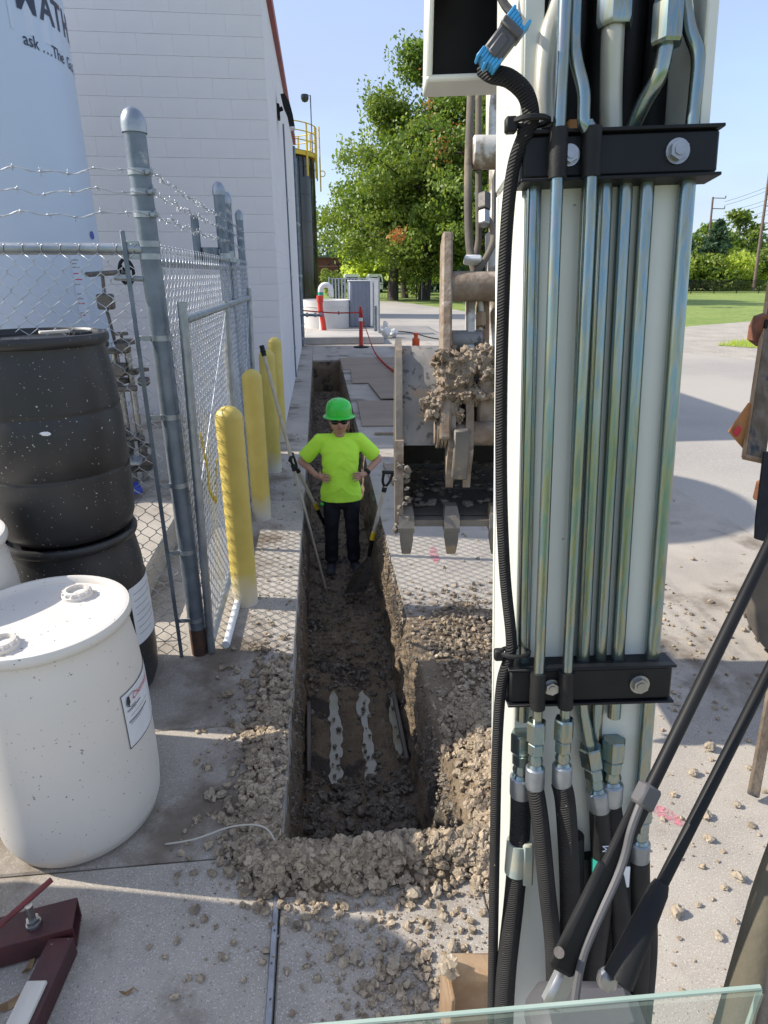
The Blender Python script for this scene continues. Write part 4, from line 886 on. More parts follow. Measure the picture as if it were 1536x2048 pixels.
# ---- boom box and open head
mb = MB(); bbx(mb, 0, .275, -.95, .885, -.2, 0, .006); boom = mb.build('boom', M['boom'], ex)
mb = MB(); bbx(mb, -.004, .012, .886, 1.5, -.21, .004); bbx(mb, .0, .03, .886, 1.5, -.012, .006, .002); mb.build('side_plate', M['boom'], boom)
mb = MB(); bbx(mb, .266, .284, .886, 1.5, -.21, .02); mb.build('side_plate', M['boom'], boom)
mb = MB(); bbx(mb, .012, .266, .886, 1.5, -.205, -.19); mb.build('dark_cavity_sheet', M['blackpaint'], boom)  # black stands in for shade and bundled hoses deep in the open head
for (u, n_, r_) in ((.07, -.12, .022), (.11, -.15, .024), (.16, -.13, .024), (.21, -.15, .022), (.245, -.11, .02)):
    mb = MB(); mb.tube([Bm(u, .888, n_), Bm(u + .01, 1.15, n_ - .01), Bm(u - .01, 1.5, n_)], r_, 12); mb.build('inner_hose', M['rubber'], boom)
mb = MB(); bbx(mb, .08, .12, .90, .95, -.06, -.03); mb.build('rusty_lug', M['rustplate'], boom)
mb = MB(); bbx(mb, -.0035, .2785, -.9, .88, -.206, -.199, .002); mb.build('rear_plate', M['boom'], boom)
# ---- straight hydraulic lines
def line(pts, r_, name='hydraulic_tube', m='zinc', parent=ex, n=16):
    q = MB(); q.tube(pts, r_, n); return q.build(name, M[m], parent, smooth=60)
for (u, r_, v0, v1) in ((.018, .0122, -.10, .90), (.101, .0085, -.08, .88), (.129, .0125, -.03, .88), (.162, .0118, -.03, .88), (.195, .0125, -.10, .88), (.259, .0135, -.28, .90)):
    if u == .129: P = [Bm(u, v1, .013), Bm(u, -.05, .013), Bm(u + .004, -.085, .014), Bm(u + .015, -.14, .018), Bm(u + .02, -.16, .02)]
    elif u == .162: P = [Bm(u, v1, .011), Bm(u, -.08, .011), Bm(u + .004, -.16, .0), Bm(u + .018, -.30, -.004), Bm(u + .02, -.5, -.004)]
    elif u == .259: P = [Bm(u - .001, v1, .013), Bm(u, v0, .013)]
    else: P = [Bm(u, v1, .012), Bm(u, v0, .012)]
    line(P, r_)
# two raised lines that cross in front of the clamps
line([Bm(.036, -.09, .055), Bm(.040, .4, .055), Bm(.043, .86, .055), Bm(.047, 1.12, .055), Bm(.05, 1.5, .05)], .0095)
line(spline([Bm(.087, -.09, .055), Bm(.091, .4, .055), Bm(.0935, .86, .055), BP(1168, 250, .055), BP(1167, 185, .055), BP(1152, 120, .05), BP(1148, 70, .045), BP(1152, -60, .04)], 6), .0095)
# upper hoses and big hex nuts
line(spline([BP(1090, 250, .01), BP(1088, 170, .012), BP(1096, 80, .01), BP(1115, 20, 0), BP(1130, -60, -.02)], 6), .0155, 'upper_pipe', 'creampipe')
line(spline([BP(1222, 262, -.02), BP(1222, 180, -.015), BP(1226, 60, 0), BP(1230, 20, 0)], 6), .017, 'upper_pipe', 'creampipe')
line(spline([BP(1262, 262, -.03), BP(1288, 205, -.01), BP(1318, 150, .01), BP(1332, 85, .015), BP(1335, 55, .015)], 6), .0125, 'upper_pipe', 'zinc')
line(spline([BP(1383, 262, .012), BP(1392, 180, .012), BP(1396, 110, .012), BP(1378, 50, .008), BP(1365, -60, 0)], 6), .0105, 'upper_pipe', 'zinc')
def hexnut(c, ax, r_, l, name='hex_nut', m='zinc', parent=ex):
    ax = ax.normalized(); q = MB()
    q.tube([c - ax * l * .5, c - ax * l * .42, c + ax * l * .42, c + ax * l * .5], [r_ * .9, r_, r_, r_ * .9], 6); return q.build(name, M[m], parent, smooth=20)
hexnut(BP(1232, -15, .0), bV, .0285, .095); hexnut(BP(1335, 48, .015), bV, .024, .058); hexnut(BP(1338, -10, .015), bV, .021, .05)
# ---- clamp bars
for (v0, v1, ul, ur) in ((.846, .906, -.006, .29), (-.046, .020, -.013, .287)):
    mb = MB(); bbx(mb, ul, ur, v0, v1, -.002, .042, .004); cb_ = mb.build('clamp_bar', M['clampblack'], ex)
    mb = MB(); bbx(mb, ul - .004, ur + .004, v1 + .0005, v1 + .0055, -.004, .048, .001); bbx(mb, ul - .004, ur + .004, v0 - .0055, v0 - .0005, -.004, .048, .001); mb.build('clamp_plate', M['clampblack'], cb_)
    k = (v0 + v1) / 2
    for (u, r_) in ((.063, .0125), (.226, .0145)):
        q = MB(); c = Bm(u, k, .042); q.tube([c, c + bN * .004], r_ * 1.25, 20); q.tube([c + bN * .004, c + bN * .012], r_, 6); q.tube([c + bN * .012, c + bN * .014], r_ * .55, 16); q.build('bolt', M['steel'], cb_, smooth=20)
    for u in ((.0435, .0935) if v0 > .5 else (.0362, .0872)):
        q = MB(); q.tube([Bm(u, v0 - .004, .055), Bm(u, v1 + .003, .055)], .0135, 14); bbx(q, u - .013, u + .013, v0, v1, .03, .052, .003); q.build('line_clip', M['rubber'], cb_)
# ---- fittings and hoses below the lower clamp
def fitting(u, n_, va, r_, du=0.0, last=None, parent=ex):
    """tube stub, two hex nuts, neck and crimped ferrule going down from va"""
    q = lambda d_: Bm(u + du * d_, va - d_, n_); ax = (q(0) - q(.1)).normalized()
    t = hexnut(q(.022), ax, r_ * 1.22, .044, 'fitting'); hexnut(q(.058), ax, r_ * 1.02, .024, 'hex_nut', 'zinc', t)
    a = MB(); a.tube([q(.044), q(.072), q(.084), q(.092), q(.10)], [r_ * .7, r_ * .75, r_ * .95, r_ * .8, r_ * 1.05], 16); a.build('neck', M['zinc'], t)
    a = MB(); a.tube([q(.098), q(.101), q(.140), q(.144)], [r_ * 1.05, r_ * 1.2, r_ * 1.2, r_ * 1.08], 18); a.build('ferrule', M['galv'], t, smooth=30)
    return q(.142)
e1 = fitting(.018, .014, -.125, .0185); e2 = fitting(.035, .055, -.075, .0150); e3 = fitting(.086, .055, -.072, .0155)
e4 = fitting(.148, .022, -.155, .0185, .18); e5 = fitting(.1965, .016, -.145, .0195); e6 = fitting(.262, .016, -.285, .0175)
def hose(pts, r_, m='braid'): return line(spline(pts, 8), r_, 'hydraulic_hose', m, ex, 18)
h1 = hose([e1, Bm(.016, -.36, .02), Bm(.004, -.52, .03), Bm(-.012, -.68, .045), Bm(-.02, -.86, .06)], .0205)
hose([e2, Bm(.043, -.28, .07), Bm(.056, -.42, .085), Bm(.074, -.58, .085), Bm(.084, -.80, .08)], .0165)
hose([e3, Bm(.094, -.26, .06), Bm(.102, -.40, .075), Bm(.106, -.56, .08), Bm(.10, -.8, .075)], .0195)
h4 = hose([e4, Bm(.178, -.38, .03), Bm(.180, -.50, .045), Bm(.165, -.66, .06), Bm(.15, -.85, .06)], .0205, 'rubber')
hose([e5, Bm(.206, -.36, .02), Bm(.212, -.52, .03), Bm(.21, -.70, .04), Bm(.20, -.88, .04)], .0205)
hose([e6, Bm(.266, -.50, .02), Bm(.272, -.64, .03), Bm(.27, -.86, .04)], .022, 'rubber')
hose([Bm(.24, -.40, .0), Bm(.243, -.6, .01), Bm(.24, -.86, .02)], .024, 'rubber')
hose([Bm(.128, -.36, .02), Bm(.132, -.6, .03), Bm(.125, -.86, .04)], .018)
hose([Bm(.205, -.44, .03), Bm(.225, -.6, .05), Bm(.215, -.86, .07)], .022, 'rubber'); hose([Bm(.285, -.52, .0), Bm(.295, -.66, .01), Bm(.29, -.88, .02)], .024, 'rubber'); hose([Bm(.15, -.42, .0), Bm(.16, -.6, .01), Bm(.165, -.88, .03)], .024, 'rubber')
for (d0, d1, du) in ((-.385, -.45, 0.0),):
    mb = MB(); mb.tube([Bm(.012, -.37, .022), Bm(.0075, -.44, .026)], .0225, 14); mb.build('tape_wrap', M['tape'], h1)
mb = MB(); bbx(mb, .018, .04, -.46, -.36, .03, .046, .004); mb.build('tape_flap', M['tape'], h1)
mb = MB(); mb.tube([Bm(.1795, -.40, .033), Bm(.1805, -.435, .036)], .0212, 16); mb.build('teal_band', M['teal'], h4)
def btext(txt, size, u, v, n_, parent):
    cu = bpy.data.curves.new('print', 'FONT'); cu.body = txt; cu.size = size
    ob = bpy.data.objects.new('print', cu); COL.objects.link(ob); bpy.context.view_layer.update()
    me = bpy.data.meshes.new_from_object(ob.evaluated_get(bpy.context.evaluated_depsgraph_get())); bpy.data.objects.remove(ob); off = ORG[parent.name]
    for vv in me.vertices:
        s_ = vv.co.y - size * .35; nn = math.sqrt(max(0, .0206 ** 2 - s_ * s_)) + .0008
        vv.co = Bm(u - s_, v + vv.co.x, n_ + nn) - off
    return link_mesh('hose_print', me, M['decal'], parent, 0)
btext('M', .022, .180, -.375, .032, h4); btext('OY', .022, .181, -.50, .042, h4)
mb = MB(); bbx(mb, .205, .235, -.47, -.42, .04, .043, .001); mb.build('paper_tag', M['paper'], ex)
# ---- braided cable down the left edge, cable ties
cab_pts = [BP(966, 136, .03), BP(985, 148, .04), BP(1020, 158, .05), BP(1052, 190, .05), BP(1062, 240, .045), BP(1046, 275, .04), BP(1028, 330, .03), BP(1016, 420, .025), BP(1008, 560, .02), BP(1003, 760, .02), BP(1003, 980, .02), BP(1010, 1150, .02),
           BP(1022, 1270, .02), BP(1020, 1310, .025), BP(1003, 1370, .025), BP(994, 1500, .025), BP(990, 1680, .03), BP(987, 1850, .03), BP(984, 2060, .03)]
P = spline(cab_pts, 8); rr = [.0125 if i < 40 else .0105 for i in range(len(P))]
q = MB(); q.tube(P, rr, 14); q.build('braided_cable', M['braid'], ex, smooth=60)
for (px, py, n_, w_) in ((1062, 243, .045, .02), (1030, 1304, .025, .016)):
    c = BP(px, py, n_); q = MB(); n = 14
    q.tube([c + bU * .026 * math.cos(t) + bN * .02 * math.sin(t) for t in [2 * math.pi * i / n for i in range(n + 1)]], .0045, 6, cap=False)
    q.bbox(c - bU * .03 - bV * .004, (.018, .022, .016), .003, bR); q.build('cable_tie', M['rubber'], ex)
# ---- lamp housing at the boom side and loose connector
lw = thing; lo = W(938, 30, 1.22); lu = bU; lv = Vector((0, 0, 1)); ln = lu.cross(lv).normalized(); lR = Matrix((lu, lv, ln)).transposed()
q = MB(); w_, h_, t_, dd = .160, .235, .012, .12
for (x, y, sx, sy) in ((-w_ / 2, 0, t_, h_), (w_ / 2, 0, t_, h_), (0, -h_ / 2, w_ + t_, t_), (0, h_ / 2, w_ + t_, t_)): q.bbox(lo + lu * x + lv * y - ln * .0, (sx, sy, dd), .004, lR)
lh = q.build('lamp_housing', M['boom'], ex)
q = MB(); q.bbox(lo - ln * (dd / 2 - .006), (w_, h_, .008), .002, lR)
for s_ in (-1, 1): q.bbox(lo + lu * s_ * (w_ / 2 - .008) - ln * .01, (.003, h_ - .014, dd - .03), .001, lR)
q.bbox(lo - lv * (h_ / 2 - .008) - ln * .01, (w_ - .016, .003, dd - .03), .001, lR); q.build('lamp_lining', M['blackpaint'], lh)
q = MB(); q.bbox(lo + lv * .06 - lu * .05 + ln * .04, (.05, .04, .02), .004, lR); q.tube([lo + lv * .05 - lu * .04 + ln * .05, lo + lv * .02 - lu * .04 + ln * .05], .008, 10); q.build('lamp_bracket', M['pvc'], lh)
ca, cb2 = BP(1035, 45, .06), BP(972, 128, .06); cx = (ca - cb2).normalized(); cy = bN.cross(cx).normalized(); cR = Matrix((cx, cy, bN)).transposed(); cm_ = (ca + cb2) / 2; cl = (ca - cb2).length
q = MB(); q.bbox(cm_, (cl * .72, .030, .026), .003, cR); q.bbox(cm_ + cx * .018 + bN * .004, (.012, .034, .028), .002, cR); q.bbox(cm_ - cx * .01 + bN * .012, (.03, .014, .008), .002, cR); cn = q.build('connector', M['greyplastic'], ex)
for s_ in (-1, 1):
    q = MB(); e = cm_ + cx * s_ * cl * .42
    for k in range(7): q.bbox(e + cx * random.uniform(-.006, .006) + cy * (-.014 + k * .0047), (.016 + random.uniform(0, .008), .0045, .024), .001, cR)
    q.build('connector_lock', M['bluetie'], cn)
q = MB(); q.tube(spline([ca + cx * .0, ca + cx * .02 - bN * .02 + bU * -.01, BP(1010, 10, .0), BP(985, -40, -.02)], 6), .006, 8); q.build('connector_wire', M['rubber'], cn)
# ---- arm
Ub = Vector((math.cos(YAW), -math.sin(YAW), 0)); Fb = Vector((math.sin(YAW), math.cos(YAW), 0)); Zb = Vector((0, 0, 1))
def Pb(l, f_, z): return Ub * l + Fb * f_ + Zb * z
at, ab = W(1030, -120, 2.95), W(1030, 740, 2.72); ax = (at - ab).normalized(); ay = (Fb - ax * Fb.dot(ax)).normalized(); aR = Matrix((Ub, ax, ay)).transposed()
q = MB(); q.bbox((at + ab) / 2 + ax * .1, (.20, (at - ab).length - .1, .24), .01, aR); arm = q.build('arm', M['armpaint'], ex)
q = MB(); q.bbox(W(985, 240, 2.72), (.045, .34, .10), .01, aR); q.build('side_lug', M['armpaint'], arm)
c = W(968, 305, 2.62); q = MB(); q.tube([c - Ub * .05, c - Ub * .045, c + Ub * .06], [.055, .065, .065], 24); q.build('pin_boss', M['armpaint'], arm)
q = MB(); q.bbox(W(1000, 420, 2.68), (.05, .38, .14), .01, aR); q.build('cylinder_plate', M['darksteel'], arm)
c = W(968, 405, 2.58); hexnut(c, ax, .03, .07, 'hose_fitting', 'darksteel', arm); hexnut(c - ax * .07, ax, .026, .06, 'hose_fitting', 'steel', arm)
def far_line(px, d_, r_, name, m): q = MB(); q.tube(spline([W(x, y, d_) for x, y in px], 6), r_, 12); return q.build(name, M[m], ex, smooth=60)
far_line([(946, 100), (940, 240), (936, 360), (938, 480), (946, 530), (955, 560)], 2.62, .0175, 'arm_hose', 'tyre'); far_line([(959, 100), (957, 250), (957, 400), (957, 480), (946, 535)], 2.66, .0145, 'arm_hose', 'tyre')
far_line([(968, 430), (985, 455), (986, 485), (970, 520), (952, 545)], 2.58, .014, 'arm_hose', 'tyre'); q = MB(); q.bbox(W(945, 520, 2.57), (.07, .025, .05), .006, aR); q.build('hose_strap', M['pvc'], ex)
q = MB(); q.tube([W(985, 470, 2.68), W(990, 750, 2.64)], .032, 16); q.build('cylinder_barrel', M['armpaint'], arm)
far_line([(957, 590), (962, 620), (960, 660), (960, 690)], 2.55, .012, 'arm_hose', 'wirepale'); hexnut(W(962, 640, 2.54), ax, .022, .06, 'hose_fitting', 'tan', arm); hexnut(W(960, 672, 2.54), ax, .02, .04, 'hose_fitting', 'tan', arm)
q = MB(); q.bbox((W(941, 600, 2.56) + W(938, 745, 2.53)) / 2, (.03, .33, .08), .004, aR); q.build('link_bar', M['armpaint'], ex)
q = MB(); q.bbox((W(965, 600, 2.6) + W(965, 745, 2.56)) / 2, (.05, .33, .05), .004, aR); q.build('link_bar', M['tan'], ex)
q = MB(); a_, b_ = W(892, 472, 2.5), W(889, 885, 2.44); q.bbox((a_ + b_) / 2, (.042, (a_ - b_).length, .11), .008, aR); q.build('link_plate', M['rustmud'], ex)
q = MB(); q.tube([W(900, 573, 2.5), W(905, 573, 2.5), W(1040, 573, 2.52)], [.056, .058, .058], 24); q.build('cross_tube', M['rustmud'], ex)
# ---- bucket
bk = thing; BL0, BL1 = .072, .865
prof = [(2.43, 1.300), (2.47, 1.40), (2.53, 1.54), (2.60, 1.630), (2.70, 1.665), (2.82, 1.62), (2.93, 1.50), (2.99, 1.36), (2.98, 1.21), (2.90, 1.09), (2.76, 1.03), (2.56, 1.005), (2.35, 1.0)]
def shell(off, m, name, parent):
    q = MB(); n = len(prof); inn = []
    cf, cz = 2.68, 1.3
    for f_, z in prof:
        d = Vector((f_ - cf, z - cz)).normalized(); inn.append((f_ - d.x * off, z - d.y * off))
    V = [Pb(l, f_, z) for l in (BL0, BL1) for f_, z in prof] + [Pb(l, f_, z) for l in (BL0, BL1) for f_, z in inn]; F = []
    for i in range(n - 1): F += [(i, i + 1, n + i + 1, n + i), (2 * n + i, 3 * n + i, 3 * n + i + 1, 2 * n + i + 1)]
    F += [(0, n, 3 * n, 2 * n), (n - 1, 3 * n - 1, 4 * n - 1, 2 * n - 1)]
    q.add(V, F); return q.build(name, m, parent, smooth=50)
bucket = shell(.018, M['cleansteel'], 'bucket', ex)
ip = [(f_ + (2.68 - f_) * .06, z + (1.3 - z) * .06) for f_, z in prof]
q = MB(); n = len(ip); V = [Pb(l, f_, z) for l in (BL0 + .02, BL1 - .02) for f_, z in ip]; q.add(V, [(i, i + 1, n + i + 1, n + i) for i in range(n - 1)]); q.build('bucket_lining', M['bucketin'], bucket, smooth=50)
side = [(2.345, .985), (2.36, 1.12), (2.40, 1.31), (2.43, 1.42), (2.50, 1.56), (2.58, 1.66), (2.70, 1.695), (2.84, 1.65), (2.95, 1.52), (3.01, 1.36), (3.0, 1.2), (2.91, 1.07), (2.76, 1.01), (2.56, .985)]
for l in (BL0 - .024, BL1):
    q = MB(); q.prism(side, Ub * .026, Pb(l, 0, 0), Fb, Zb); q.build('side_plate', M['mudsteel'], bucket, smooth=30)
    q = MB(); q.prism([(2.335, .99), (2.335, 1.1), (2.385, 1.33), (2.41, 1.33), (2.40, 1.0)], Ub * .034, Pb(l - .004, 0, 0), Fb, Zb); q.build('side_cutter', M['rustmud'], bucket, smooth=30)
q = MB(); q.prism([(2.33, .985), (2.33, 1.012), (2.50, 1.018), (2.50, .985)], Ub * (BL1 - BL0), Pb(BL0, 0, 0), Fb, Zb); q.build('cutting_edge', M['mudsteel'], bucket, smooth=30)
for k in range(5):
    l = .092 + k * .185; q = MB()
    def sec(f_, z, w2, t2): return [Pb(l - w2, f_ - t2, z), Pb(l + w2, f_ - t2, z), Pb(l + w2, f_ + t2, z), Pb(l - w2, f_ + t2, z)]
    S = [sec(2.39, 1.06, .024, .022), sec(2.36, 1.03, .031, .03), sec(2.34, .985, .032, .032), sec(2.338, .965, .032, .03), sec(2.335, .963, .027, .026), sec(2.33, .93, .027, .022), sec(2.32, .88, .020, .010), sec(2.318, .868, .017, .005)]
    V = [p for s_ in S for p in s_]; F = [(0, 3, 2, 1)]
    for i in range(len(S) - 1):
        for j in range(4): F.append((4 * i + j, 4 * i + (j + 1) % 4, 4 * i + 4 + (j + 1) % 4, 4 * i + 4 + j))
    F.append(tuple(4 * (len(S) - 1) + j for j in range(4))); q.add(V, F); q.build('tooth', M['mudsteel'], bucket, smooth=25)
for (l, w_) in ((.265, .03), (.335, .03), (.62, .03), (.69, .03)):
    q = MB(); q.prism([(2.36, 1.22), (2.33, 1.30), (2.36, 1.42), (2.44, 1.60), (2.56, 1.60), (2.50, 1.42), (2.45, 1.28), (2.42, 1.16), (2.37, 1.14)], Ub * w_, Pb(l - w_ / 2, 0, 0), Fb, Zb); q.build('ear', M['rustmud'], bucket, smooth=30)
q = MB(); q.tube([Pb(.20, 2.40, 1.36), Pb(.75, 2.40, 1.36)], .045, 20); q.build('pin', M['rustmud'], bucket)
for l in (.208, .222, .236): q = MB(); q.tube([Pb(l, 2.40, 1.36), Pb(l + .010, 2.40, 1.36)], .062, 20); q.build('washer', M['mudsteel'], bucket)
q = MB(); q.bbox(Pb(.30, 2.335, 1.29), (.06, .05, .20), .006, Matrix((Ub, Fb, Zb)).transposed()); q.build('pin_block', M['mudsteel'], bucket)
q = MB(); q.bbox(Pb(.55, 2.46, 1.44), (.36, .10, .26), .012, Matrix((Ub, Fb, Zb)).transposed()); q.build('coupler', M['rustmud'], bucket)
q = MB(); q.tube([Pb(.28, 2.62, 1.69), Pb(.40, 2.62, 1.69)], .045, 16); q.build('lifting_tube', M['cleansteel'], bucket)
q = MB()
for i in range(240):
    l = .215 + .34 * random.random(); z = 1.49 + .18 * random.random(); s_ = random.uniform(.012, .034)
    if i % 4 == 0: l = random.uniform(.16, .30); z = random.uniform(1.41, 1.50); s_ *= .6
    q.ico(Pb(l, 2.435 - .05 * random.random() + (z - 1.5) * .35, z) - ORG[ex.name], s_, 2, (random.uniform(.7, 1.3), 1, random.uniform(.7, 1.2)), .9)
o = remesh(q, 'packed_mud', M['mudlump'], bucket, .0065, 1); tag(o, kind='stuff')
for v in o.data.vertices:
    p = v.co; a = noise.fractal(p * 30, .7, 2.1, 5); b2 = abs(noise.noise(p * 44 + Vector((3, 1, 2)))); n_ = v.normal.copy(); v.co = p + n_ * (a * .017 - b2 * .02)
o.data.set_sharp_from_angle(angle=R(35))
q = MB()
for i in range(170):
    l = random.uniform(.09, .84); u = random.random(); f_, z = (2.6 + .3 * u, 1.04 + .06 * u) if i % 2 else (2.45 + .3 * u, 1.03); q.ico(Pb(l, f_, z), random.uniform(.006, .022), 1, (1.2, 1, .6), .8)
for i in range(40): q.ico(Pb(BL0 + random.uniform(-.03, .03), random.uniform(2.33, 2.37), random.uniform(.94, 1.25)), random.uniform(.006, .016), 1, (1, 1, 1), .9)
o = q.build('bucket_dirt', M['wetclod'], bucket, smooth=30); tag(o, kind='stuff')
# ---- dozer blade corner by the foot of the boom
c = W(948, 1985, 1.62); q = MB(); q.bbox(c, (.155, .07, .22), .01, Matrix((Ub, Fb, Zb)).transposed()); q.bbox(c + Vector((-.074, -.01, -.02)), (.012, .12, .24), .003); bl_ = q.build('blade_corner', M['tan'], ex)
# ---- wipers, glass pane and cover at the cab front
def bar(p0, p1, w_, t_, name, m, parent=ex, w2=None):
    q = MB(); q.tube([p0, p1], [w_, w2 or w_], 10); return q.build(name, M[m], parent, smooth=60)
wa = bar(W(1590, 985, .80), W(1296, 1585, .70), .0074, 0, 'wiper_arm', 'blackpaint')
q = MB(); a_, b_ = W(1296, 1580, .70), W(1128, 1925, .66); d = (b_ - a_).normalized(); s_ = d.cross(Fb).normalized(); k_ = s_.cross(d); wR = Matrix((s_, d, k_)).transposed()
q.bbox((a_ + b_) / 2, (.025, (a_ - b_).length, .010), .003, wR); q.bbox(b_ - d * .05, (.033, .12, .012), .004, wR); q.build('wiper_lever', M['blackpaint'], wa)
q = MB(); q.bbox(W(1292, 1592, .69), (.024, .026, .018), .003, wR); q.build('wiper_clip', M['greyplastic'], wa)
far = [W(1282, 1605, .685), W(1262, 1660, .68), W(1240, 1740, .675), W(1170, 1900, .66), W(1150, 2000, .65)]; q = MB(); q.tube(spline(far, 6), .0045, 8); q.build('washer_hose', M['greyplastic'], wa)
q = MB(); q.tube([W(1118, 1905, .645), W(1118, 1905, .655)], .0055, 12); q.build('pivot_bolt', M['darksteel'], wa)
wb = bar(W(1600, 1220, .80), W(1320, 1775, .70), .0068, 0, 'wiper_arm', 'blackpaint')
q = MB(); a_, b_ = W(1324, 1765, .70), W(1236, 1960, .67); d = (b_ - a_).normalized(); q.tube([a_, a_ + d * .01, b_], [.008, .011, .0165], 12); q.build('wiper_sleeve', M['rubber'], wb)
q = MB(); q.bbox(W(1118, 1975, .68), (.026, .045, .016), .005, wR); q.build('wiper_bracket', M['steel'], wa)
q = MB(); q.lathe([(.011, -.008), (.011, 0), (.008, .007), (0, .011)], 14, W(1215, 1955, .68)); q.build('pivot_cap', M['steel'], wb)
TL, TR_ = W(480, 2068, .62), W(1520, 1977, .60); dn = Vector((0, 0, -.30))
q = MB(); q.add([TL, TR_, TR_ + dn, TL + dn], [(0, 1, 2, 3)]); gl = q.build('glass_pane', M['glass'], ex, smooth=0); md = gl.modifiers.new('thickness', 'SOLIDIFY'); md.thickness = .006
q = MB(); q.tube([TL + Vector((0, 0, .002)), TR_ + Vector((0, 0, .002))], .0024, 8); q.build('pane_edge', M['glassedge'], gl)
q = MB(); q.tube([TR_, TR_ + dn], .0024, 8); q.build('pane_edge', M['glassedge'], gl)
q = MB(); q.bbox(W(1178, 2080, .72), (.135, .11, .07), .02, Matrix((Ub, Fb, Zb)).transposed()); q.build('washer_cover', M['greyplastic'], ex)
q = MB(); q.tube(spline([W(1580, 1640, .74), W(1540, 1780, .72), W(1512, 1920, .70), W(1480, 2080, .68)], 6), [.012 + .0009 * i for i in range(19)], 14); q.build('door_seal', M['canvas'], ex, smooth=60)
q = MB(); q.tube(spline([W(1600, 1700, .72), W(1565, 1860, .70), W(1540, 2080, .66)], 6), .02, 12); q.build('door_seal', M['rubber'], ex, smooth=60)

# ------------------------------------------------------------------ rusty trailer at the right edge
tc_ = W(1660, 1212, 3.12); tc_.z = .372; trl = thing('parked_trailer', 'rusty trailer with muddy tyre, weathered timber stake and orange plate', 'trailer', (tc_.x, tc_.y, 0))
axw = (Vector((0, 0, CAM_H)) - tc_); axw.z = 0; axw.normalize(); wR2 = axw.to_track_quat('Z', 'Y').to_matrix()
q = MB(); q.lathe([(.20, -.09), (.30, -.105), (.352, -.10), (.37, -.07), (.373, 0), (.37, .07), (.352, .10), (.30, .105), (.20, .09)], 48, tc_, wR2); wh = q.build('tyre', M['tyre'], trl, smooth=50)
q = MB(); q.lathe([(.205, -.08), (.19, -.03), (.12, 0), (0, .01)], 32, tc_, wR2); q.lathe([(.205, .08), (.19, .03), (.12, .02), (0, .03)], 32, tc_, wR2); q.build('rim', M['rust'], wh)
for k in range(32):
    a = 2 * math.pi * k / 32; q = MB(); q.bbox(tc_ + wR2 @ Vector((.37 * math.cos(a), .37 * math.sin(a), 0)), (.012, .03, .17), .003, wR2 @ Euler((0, 0, a)).to_matrix()); q.build('tread_lug', M['tyre'], wh)
q = MB(); fl = [W(1529, 905, 3.05), W(1600, 900, 3.05), W(1600, 1085, 3.0), W(1524, 1082, 3.0), W(1511, 1078, 3.0), W(1513, 1040, 3.0)]; q.add([*fl, *[p + Fb * .015 for p in fl]], [tuple(range(6)), tuple(range(11, 5, -1))] + [(i, (i + 1) % 6, 6 + (i + 1) % 6, 6 + i) for i in range(6)]); q.build('mud_flap', M['rubber'], trl, smooth=0)
a_, b_ = W(1560, 560, 3.25), W(1508, 918, 3.1); d = (a_ - b_).normalized(); s_ = (Ub - d * Ub.dot(d)).normalized(); tR = Matrix((s_, d, s_.cross(d))).transposed()
q = MB(); q.bbox((a_ + b_) / 2, (.10, (a_ - b_).length, .03), .004, tR); st = q.build('timber_stake', M['stake'], trl)
q = MB(); q.bbox((a_ + b_) / 2 - s_ * .053, (.005, (a_ - b_).length, .034), .001, tR); q.bbox(b_ + d * .0 , (.104, .02, .034), .003, tR); q.build('stake_edge', M['tan'], st)
q = MB(); pl = [W(1499, 806, 3.14), W(1536, 822, 3.14), W(1520, 915, 3.14), W(1500, 912, 3.14), W(1458, 864, 3.14)]; q.add([*pl, *[p + Fb * .012 for p in pl]], [tuple(range(5)), tuple(range(9, 4, -1))] + [(i, (i + 1) % 5, 5 + (i + 1) % 5, 5 + i) for i in range(5)]); plt = q.build('orange_plate', M['rustplate'], trl, smooth=0)
q = MB(); n = 14; cc = W(1474, 864, 3.13); q.add([cc + Ub * (.018 * math.cos(t)) * (1 + .2 * math.sin(3 * t)) + Zb * (.024 * math.sin(t) + (.012 if math.sin(t) > .6 and math.cos(t) > 0 else 0)) for t in [2 * math.pi * i / n for i in range(n)]], [tuple(range(n))]); q.build('red_mark', M['redink'], plt, smooth=0)
c = W(1536, 662, 3.2); q = MB(); pg = [(-.055, -.05), (-.06, .02), (-.045, .07), (0, .085), (.10, .085), (.10, -.09), (0, -.085)]
q.prism(pg, Fb * .08, c, Ub, Zb); br = q.build('stake_bracket', M['rust'], trl, smooth=30)
for (x, z) in ((-.02, .035), (-.005, -.03)): q = MB(); q.bbox(c + Ub * x + Zb * z - Fb * .003, (.018, .012, .045), .003, Matrix((Ub, Fb, Zb)).transposed()); q.build('slot', M['blackpaint'], br)
a_, b_ = W(1560, 1300, 2.65), W(1506, 1592, 2.42); d = (a_ - b_).normalized(); s_ = (Ub - d * Ub.dot(d)).normalized(); q = MB(); q.bbox((a_ + b_) / 2, (.042, (a_ - b_).length, .02), .004, Matrix((s_, d, s_.cross(d))).transposed()); q.build('prop_bar', M['stake'], trl)
q = MB(); q.bbox(tc_ + Vector((.45, .25, .38)), (.5, 1.2, .12), .01, Euler((0, 0, .35)).to_matrix()); q.build('trailer_bed', M['rust'], trl)
